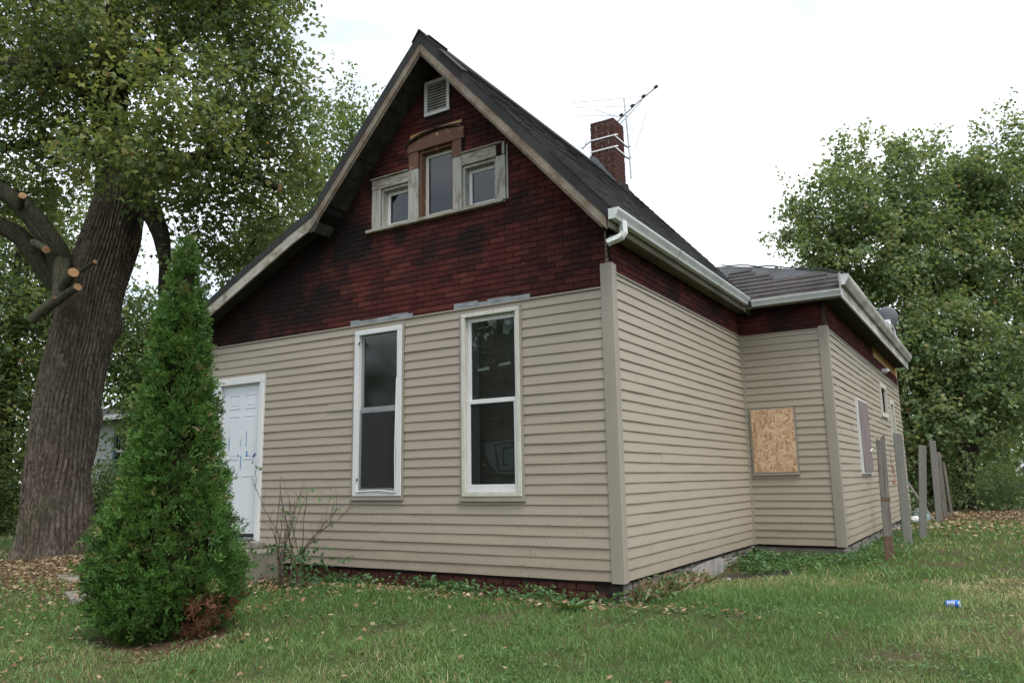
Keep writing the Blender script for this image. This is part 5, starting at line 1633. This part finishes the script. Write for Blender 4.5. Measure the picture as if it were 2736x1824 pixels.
# ---- car glimpsed through the leaves at the right edge
car = thing('parked_car', (4.8, 36.0, G(5, 36)), 'white parked car glimpsed through leaves at the right edge', 'car')
z0 = G(5, 36)
x0 = 2.6
prof = [(0, .45), (0, .95), (1.0, 1.05), (1.5, 1.50), (3.0, 1.52), (3.7, 1.08), (4.3, .98), (4.35, .45)]
MB().prism([(x0 + a_, z0 + b_) for a_, b_ in prof], 1, 35.2, 36.9).build('body', 'car_white', car, bevel=.05)
MB().prism([(x0 + 1.15, z0 + 1.08), (x0 + 1.58, z0 + 1.44), (x0 + 2.25, z0 + 1.46), (x0 + 2.25, z0 + 1.08)], 1, 35.185, 35.199).build('side_window', 'dark_inside', car)
MB().prism([(x0 + 2.33, z0 + 1.08), (x0 + 2.33, z0 + 1.46), (x0 + 2.95, z0 + 1.46), (x0 + 3.5, z0 + 1.10)], 1, 35.185, 35.199).build('side_window', 'dark_inside', car)
for a_ in (.85, 3.45):
    for y in (35.3, 36.8):
        MB().tube([(x0 + a_, y - .11, z0 + .32), (x0 + a_, y + .11, z0 + .32)], .33, 18).build('wheel', 'tyre', car)

# ---- arborvitae
AX, AY = -3.10, -2.72
AZ = G(AX, AY)
arb = thing('arborvitae', (AX, AY, AZ), 'dense green cone-shaped arborvitae in front of the white door', 'tree')
r_ = np.random.default_rng(12)
prof_z = np.array([-.02, .12, .3, .62, .85, 1.0, 1.25, 1.6, 2.1, 2.55, 2.95, 3.3, 3.6, 3.82])
prof_r = np.array([.30, .45, .55, .575, .53, .47, .395, .335, .275, .22, .16, .10, .042, .004])
NP = 900                                   # plumes, each a cluster of sprays
pz = 3.86 * (1 - np.sqrt(1 - r_.random(NP) * .992))
pth_ = r_.random(NP) * 2 * np.pi
poff = r_.normal(size=NP) * .09 + .02
NS = 9800
pid = r_.integers(0, NP, NS)
zz = np.clip(pz[pid] + r_.normal(size=NS) * .075, .0, 3.84)
th = pth_[pid] + r_.normal(size=NS) * .045 / np.maximum(np.interp(pz[pid], prof_z, prof_r), .07)
bump_ = 1 + poff[pid] + .05 * np.sin(3 * th + 2.3 * zz) + .05 * np.sin(5 * th - 3.1 * zz + 1) + r_.normal(size=NS) * .05
rr_ = np.interp(zz, prof_z, prof_r) * bump_
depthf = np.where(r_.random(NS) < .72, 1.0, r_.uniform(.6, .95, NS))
lean = zz * np.array([.0])[0]
c_ = np.stack([AX + rr_ * depthf * np.cos(th), AY + rr_ * depthf * np.sin(th), AZ + zz], 1)
out = np.stack([np.cos(th), np.sin(th), np.zeros(NS)], 1)
sp_dir = unit(out * .75 + np.array([0, 0, .75]) + r_.normal(size=out.shape) * .35)
# each spray: a flat fan of scale-leaf shoots
K = 20
fan_n = unit(np.cross(sp_dir, r_.normal(size=out.shape)))
side = np.cross(sp_dir, fan_n)
ang = r_.uniform(-1.15, 1.15, (NS, K))
tt = r_.uniform(.0, .75, (NS, K))
slen_ = (.065 + .045 * r_.random(NS))
base_ = c_[:, None, :] - sp_dir[:, None, :] * .05 + sp_dir[:, None, :] * (tt * slen_[:, None])[..., None] + side[:, None, :] * (np.sin(ang) * tt * slen_[:, None] * .8)[..., None]
ld = unit(sp_dir[:, None, :] * np.cos(ang)[..., None] + side[:, None, :] * np.sin(ang)[..., None] + r_.normal(size=(NS, K, 3)) * .15)
nn_ = np.repeat(fan_n[:, None, :], K, 1) + r_.normal(size=(NS, K, 3)) * .3
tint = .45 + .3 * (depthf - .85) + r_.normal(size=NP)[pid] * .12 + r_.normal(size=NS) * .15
brown = (r_.random(NS) < .02)
tint = np.where(brown, r_.uniform(.96, 1.0, NS), np.clip(tint, 0, .9))
tint = np.repeat(tint[:, None], K, 1) + r_.normal(size=(NS, K)) * .05
dead_zone = (np.abs(np.angle(np.exp(1j * (th - (.05))))) < .40) & (zz < .36)
dead = dead_zone & (r_.random(NS) < .5)
def arb_mesh(name, mask, mat):
    leaves(name, base_[mask].reshape(-1, 3), ld[mask].reshape(-1, 3), nn_[mask].reshape(-1, 3), r_.uniform(.024, .044, mask.sum() * K), mat, arb,
           (np.array([(0, 0, 0), (-.16, .5, .02), (0, 1.0, -.05), (.16, .5, .02)], float), LEAF_NARROW[1]), tint[mask].reshape(-1), (AX, AY, AZ))
arb_mesh('crown', ~dead_zone, 'leaf_arb')
arb_mesh('dead_branch', dead, 'leaf_dead')
# dark inner mass of twigs and the stem
cz = np.linspace(.1, 3.4, 16)
V, F = [], []
for i, z_ in enumerate(cz):
    for j in range(18):
        t = 2 * math.pi * j / 18
        rq = np.interp(z_, prof_z, prof_r) * (.60 + .07 * math.sin(3 * t + z_ * 4))
        V.append((AX + rq * math.cos(t), AY + rq * math.sin(t), AZ + z_))
for i in range(15):
    for j in range(18):
        F.append((i * 18 + j, i * 18 + (j + 1) % 18, (i + 1) * 18 + (j + 1) % 18, (i + 1) * 18 + j))
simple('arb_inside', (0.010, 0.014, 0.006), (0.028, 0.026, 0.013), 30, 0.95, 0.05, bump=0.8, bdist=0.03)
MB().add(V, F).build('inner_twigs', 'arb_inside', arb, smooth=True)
MB().tube([(AX, AY, AZ - .1), (AX + .02, AY, AZ + .6), (AX, AY, AZ + 3.3)], [.06, .05, .01], 8).build('trunk', 'bark_dark', arb)

# ---- bare rose bush by the door
SX, SY = -3.98, -.5
SZ = G(SX, SY)
shrub = thing('rose_bush', (SX, SY, SZ), 'nearly bare thorny bush with a few leaves beside the white door', 'shrub')
r_ = np.random.default_rng(15)
mb = MB()
tips = []
def cane(p, d, L, rad, n_=7, kink=.12, up=0.05):
    pts = [np.array(p, float)]
    d = np.array(d, float)
    for i in range(n_):
        d = d / np.linalg.norm(d)
        pts.append(pts[-1] + d * L / n_)
        d = d + r_.normal(size=3) * kink + np.array([0, 0, up])
    mb.tube(pts, [rad * (1 - .7 * i / n_) for i in range(n_ + 1)], 5, cap=False)
    return pts
for i in range(15):
    a_ = r_.uniform(0, 6.28)
    st = (SX + .13 * math.cos(a_), SY + .10 * math.sin(a_), SZ - .03)
    sx_ = r_.normal() * .22
    pts = cane(st, (sx_, r_.normal() * .12 - .02, 1.0), r_.uniform(.75, 1.35), r_.uniform(.006, .010))
    for k_ in (3, 4, 5, 6):
        if r_.random() < .55:
            q = cane(pts[k_], (r_.normal() * .6, r_.normal() * .35 - .05, .7), r_.uniform(.15, .4), .0038, 4, .25)
            tips.append(q[-1])
    tips.append(pts[-1])
for dx, L in ((.85, 1.05), (.70, 1.15), (-.55, 1.2), (1.0, .9)):
    pts = cane((SX + .05, SY, SZ + .28), (dx, -.08, .75), L, .0075, 8, .10, .0)
    for k_ in (4, 5, 6, 7):
        q = cane(pts[k_], (r_.normal() * .35 + dx * .3, r_.normal() * .2, .8), r_.uniform(.15, .35), .0036, 4, .2)
        tips.append(q[-1])
mb.build('canes', 'twig', shrub, smooth=True, fixn=False)
tips = np.array(tips)
low = np.stack([SX + .15 + r_.normal(size=34) * .24, SY - .05 + r_.normal(size=34) * .14, SZ + r_.uniform(.02, .5, 34)], 1)
few = tips[r_.choice(len(tips), 7, replace=False)]
cl = np.concatenate([np.repeat(low, 9, 0), np.repeat(few, 5, 0)])
cl = cl + r_.normal(size=cl.shape) * np.array([.055, .05, .045])
tn = np.concatenate([r_.uniform(0, .35, len(low) * 9), r_.uniform(.5, 1, len(few) * 5)])
leaves('leaves', cl, r_.normal(size=cl.shape) + np.array([0, 0, -.3]), r_.normal(size=cl.shape) * .6 + np.array([0, -.6, .8]), r_.uniform(.04, .075, len(cl)), 'weed_leaf', shrub, LEAF_OVAL, tn, (SX, SY, SZ))
hips = MB()
for p in tips[::6]:
    hips.add([Vector(p) + Vector(v) * .009 for v in ((1, 0, 0), (-1, 0, 0), (0, 1, 0), (0, -1, 0), (0, 0, 1.4), (0, 0, -1.4))], [(0, 2, 4), (2, 1, 4), (1, 3, 4), (3, 0, 4), (2, 0, 5), (1, 2, 5), (3, 1, 5), (0, 3, 5)])
hips.build('dried_hips', 'rusty_wood', shrub)

# ------------------------------------------------------------------ ground cover
def inside_house(x, y, m_=0.0):
    return ((x > XL - m_) & (x < 0 + m_) & (y > -m_) & (y < 5.4)) | ((x > -3.5) & (x < WX + m_) & (y > L1 - m_) & (y < YB + m_)) | ((x > -6.4) & (x < -4.6) & (y > -.8) & (y < .1))
def fbm(x, y, seed, s=1.0):
    r2 = np.random.default_rng(seed)
    out = np.zeros_like(x)
    for o_ in range(5):
        f = s * 1.8 ** o_
        for _ in range(3):
            a_ = r2.uniform(0, 6.28)
            out += np.sin(f * (x * np.cos(a_) + y * np.sin(a_)) + r2.uniform(0, 6.28)) / (1.5 ** o_)
    return out / 4
def grass(name, n, rmin, rmax, pw, seed, label, h0=.065, wd=.0042):
    r2 = np.random.default_rng(seed)
    az = r2.uniform(R(-82), R(26), n)
    rad = rmin + (rmax - rmin) * r2.random(n) ** pw
    x = 3.19 + rad * np.sin(az)
    y = -7.09 + rad * np.cos(az)
    bare = np.maximum.reduce([1 - ((x - .52) / .48) ** 2 - ((y - 2.75) / .7) ** 2, 1.0 - ((x + 3.05) / .62) ** 2 - ((y + 2.8) / .54) ** 2])
    litter = np.clip(1.2 - np.hypot((x + 8.0) / 3.3, (y + .5) / 1.5), 0, 1) + np.clip(1.2 - np.hypot((x - 3) / 5.2, (y - 18) / 4.5), 0, 1)
    f1 = fbm(x, y, 101, 1.3)
    f2 = fbm(x, y, 102, 4.0)
    keep = ~inside_house(x, y, .13) & ~((y > -.42 - .25 * f2) & (y < .1) & (x < .25) & (x > -6) & (r2.random(n) < .82)) & (bare < .05) & (r2.random(n) > litter * 1.1) & (r2.random(n) < np.clip(.86 + .3 * f2 + .15 * f1, .18, 1)) & (y < 16.5)
    x, y, rad, f1, f2 = x[keep], y[keep], rad[keep], f1[keep], f2[keep]
    n = len(x)
    z = gz(x, y)
    # dry, yellowed turf towards the right front
    dry = np.clip(1.25 - np.hypot((x - 3.5) / 1.15, (y - 1.7) / 3.2), 0, 1) * .75 + np.clip(f1 - .12, 0, 1) * .6 + np.clip(.5 - np.hypot((x + .9) / .7, (y + 1.9) / .4), 0, 1) * .5
    green = np.clip(1.1 - np.hypot((x - .9) / 1.1, (y - 1.8) / 2.6), 0, 1) + np.clip(1 - np.abs(y + .5) / .55, 0, 1) * (x > -3.5) * (x < .5)
    far = np.clip(rad / 8, .8, 2.2)
    h = h0 * r2.uniform(.55, 1.5, n) * np.clip(1 + .55 * f2 + .35 * np.clip(green, 0, 1), .45, 2) * (1 - .3 * np.clip(dry, 0, 1)) * np.where(r2.random(n) < .03, 1.7, 1)
    w = wd * r2.uniform(.7, 1.4, n) * far
    a_ = r2.uniform(0, 2 * np.pi, n)
    dx, dy = np.cos(a_), np.sin(a_)
    la = r2.uniform(0, 2 * np.pi, n)
    ln = h * r2.uniform(.25, 1.4, n)
    lx, ly = np.cos(la) * ln, np.sin(la) * ln
    b = np.stack([x, y, z - .004], 1)
    side_ = np.stack([dx * w, dy * w, np.zeros(n)], 1)
    mid = b + np.stack([lx * .35, ly * .35, h * .62], 1)
    tip = b + np.stack([lx, ly, h * .95], 1)
    V = np.stack([b - side_, b + side_, mid + side_ * .75, mid - side_ * .75, tip], 1).reshape(-1, 3)
    i0 = np.arange(n) * 5
    F = np.concatenate([np.stack([i0, i0 + 1, i0 + 2], 1), np.stack([i0, i0 + 2, i0 + 3], 1), np.stack([i0 + 3, i0 + 2, i0 + 4], 1)])
    tint = .35 + .15 * f1 + .12 * f2 - .13 * np.clip(green, 0, 1) + .50 * np.clip(dry, 0, 1) + r2.normal(size=n) * .15 + np.where(r2.random(n) < .07 + .22 * np.clip(dry, 0, 1), .42, 0)
    o = np_mesh(name, V, F, 'grass_blade', None, (0, 0, 0), np.repeat(np.clip(tint, 0, 1), 5))
    return tag(o, label, 'grass', kind='stuff')
grass('grass', 330000, 2.0, 9.5, 1.1, 71, 'short patchy lawn grass in the foreground of the yard', .043, .0030)
grass('grass', 110000, 9.0, 27, 1.3, 72, 'short lawn grass running back along the side yard', .05, .0046)

def scatter(name, x, y, z, size, mat, shape, seed, label, cat, flat=1.0, tint=None, updir=None):
    r2 = np.random.default_rng(seed)
    n = len(x)
    p = np.stack([x, y, z], 1)
    d = r2.normal(size=(n, 3)) * np.array([1, 1, .25 / flat])
    if updir is not None:
        d[:, 2] = np.abs(d[:, 2]) + updir
    nr = r2.normal(size=(n, 3)) * .35 + np.array([0, 0, flat])
    t = r2.random(n) if tint is None else tint
    o = leaves(name, p, d, nr, size, mat, None, shape, t, (0, 0, 0))
    return tag(o, label, cat, kind='stuff')
r2 = np.random.default_rng(81)
def gauss_patch(n, cx, cy, sx_, sy):
    return cx + r2.normal(size=n) * sx_, cy + r2.normal(size=n) * sy
parts = [gauss_patch(5200, -7.9, -.75, 1.6, .75), gauss_patch(900, -4.9, -1.5, 1.0, .8), gauss_patch(1500, -2.6, -.30, 1.5, .2), gauss_patch(5200, 3.2, 17.6, 3.4, 2.6), gauss_patch(900, 2.6, 12.5, 1.2, 1.6),
         (r2.uniform(-5, 5, 130), r2.uniform(-5, 6, 130)), gauss_patch(420, -3.6, -2.6, 1.2, .9), gauss_patch(260, -.1, -.3, .5, .12)]
x = np.concatenate([p[0] for p in parts])
y = np.concatenate([p[1] for p in parts])
kp = ~inside_house(x, y, .03)
x, y = x[kp], y[kp]
scatter('fallen_leaves', x, y, gz(x, y) + r2.uniform(.008, .05, len(x)), np.where(y > 8, 1.4, 1.0) * r2.uniform(.028, .065, len(x)), 'litter_leaf', LEAF_LOBED, 82, 'dry brown leaves scattered over the lawn and under the trees', 'leaves', 1.0)
# broad-leaved weeds: along the walls, in the lawn, creeping cover by the wing
def sprigs(centers, per, spread, hmax, seed, smin=.035, smax=.07):
    r3 = np.random.default_rng(seed)
    n = len(centers)
    c_ = np.repeat(centers, per, 0)
    q = r3.random(n * per)
    x_ = c_[:, 0] + r3.normal(size=n * per) * spread
    y_ = c_[:, 1] + r3.normal(size=n * per) * spread
    hh = np.repeat(r3.uniform(.35, 1.0, n), per) * hmax
    return x_, y_, gz(x_, y_) + .015 + q * hh, r3.uniform(smin, smax, n * per)
cs_ = []
xs = r2.uniform(-4.4, 0.1, 70)
cs_.append(np.stack([xs, -.10 - np.abs(r2.normal(size=70)) * .12], 1))
ys = np.where(r2.random(46) < .5, r2.uniform(.1, 1.8, 46), r2.uniform(3.3, 4.5, 46))
cs_.append(np.stack([.10 + np.abs(r2.normal(size=46)) * .12, ys], 1))
x_, y_, z_, s_ = sprigs(np.concatenate(cs_), 26, .075, .17, 83)
kp = ~inside_house(x_, y_, -.01)
scatter('weeds', x_[kp], y_[kp], z_[kp], s_[kp], 'weed_leaf', LEAF_OVAL, 84, 'green weeds growing along the foot of the walls', 'weeds', .5)
xs, ys = np.concatenate([r2.uniform(.05, 1.6, 420), r2.normal(1.5, .25, 220), r2.uniform(.35, 1.0, 160)]), np.concatenate([r2.normal(4.25, .28, 420), r2.uniform(4.6, 10, 220), r2.normal(3.5, .35, 160)])
x_, y_, z_, s_ = sprigs(np.stack([xs, ys], 1), 11, .07, .10, 85, .03, .055)
kp = ~inside_house(x_, y_, -.01)
scatter('creeping_weeds', x_[kp], y_[kp], z_[kp], s_[kp], 'weed_leaf', LEAF_OVAL, 86, 'low leafy creeping weeds in front of the wing foundation', 'weeds', .8)
xs, ys = r2.uniform(-4.5, 4.5, 1500), r2.uniform(-5.2, .5, 1500)
cm = fbm(xs, ys, 131, 2.2) > -.05
xs, ys = xs[cm], ys[cm]
x_, y_, z_, s_ = sprigs(np.stack([xs, ys], 1), 12, .055, .045, 87, .018, .036)
kp = ~inside_house(x_, y_, .02)
scatter('clover', x_[kp], y_[kp], z_[kp], s_[kp], 'weed_leaf', LEAF_OVAL, 88, 'small broad-leaved weeds mixed into the front lawn', 'weeds', 1.0, r2.uniform(.45, 1.0, int(kp.sum())))
# dry straw by the side foundation
n = 700
x_ = .06 + np.abs(r2.normal(size=n)) * .13
y_ = r2.uniform(.05, 1.9, n)
scatter('dry_grass', x_, y_, gz(x_, y_) + .01, r2.uniform(.08, .2, n), 'litter_leaf', (LEAF_NARROW[0] * np.array([.25, 1, 1]), LEAF_NARROW[1]), 89, 'dry straw-coloured grass against the stone foundation at the corner', 'grass', .6, r2.uniform(.5, 1, n), .8)
# plantain rosette by the front corner
rx_, ry_ = -.22, -.62
n = 16
ro = thing('plantain', (rx_, ry_, G(rx_, ry_)), 'rosette of long green leaves in the grass below the front corner', 'plant')
aa = np.linspace(0, 2 * np.pi, n, endpoint=False) + r2.normal(size=n) * .15
leaves('leaves', np.tile([rx_, ry_, G(rx_, ry_) + .01], (n, 1)), np.stack([np.cos(aa), np.sin(aa), r2.uniform(.35, .9, n)], 1), np.tile([0, 0, 1.0], (n, 1)) + r2.normal(size=(n, 3)) * .15, r2.uniform(.16, .26, n), 'weed_leaf', ro,
       (np.array([(0, 0, 0), (-.11, .45, .03), (0, 1.0, -.25), (.11, .45, .03)], float), LEAF_NARROW[1]), r2.uniform(.3, .9, n), (rx_, ry_, G(rx_, ry_)))
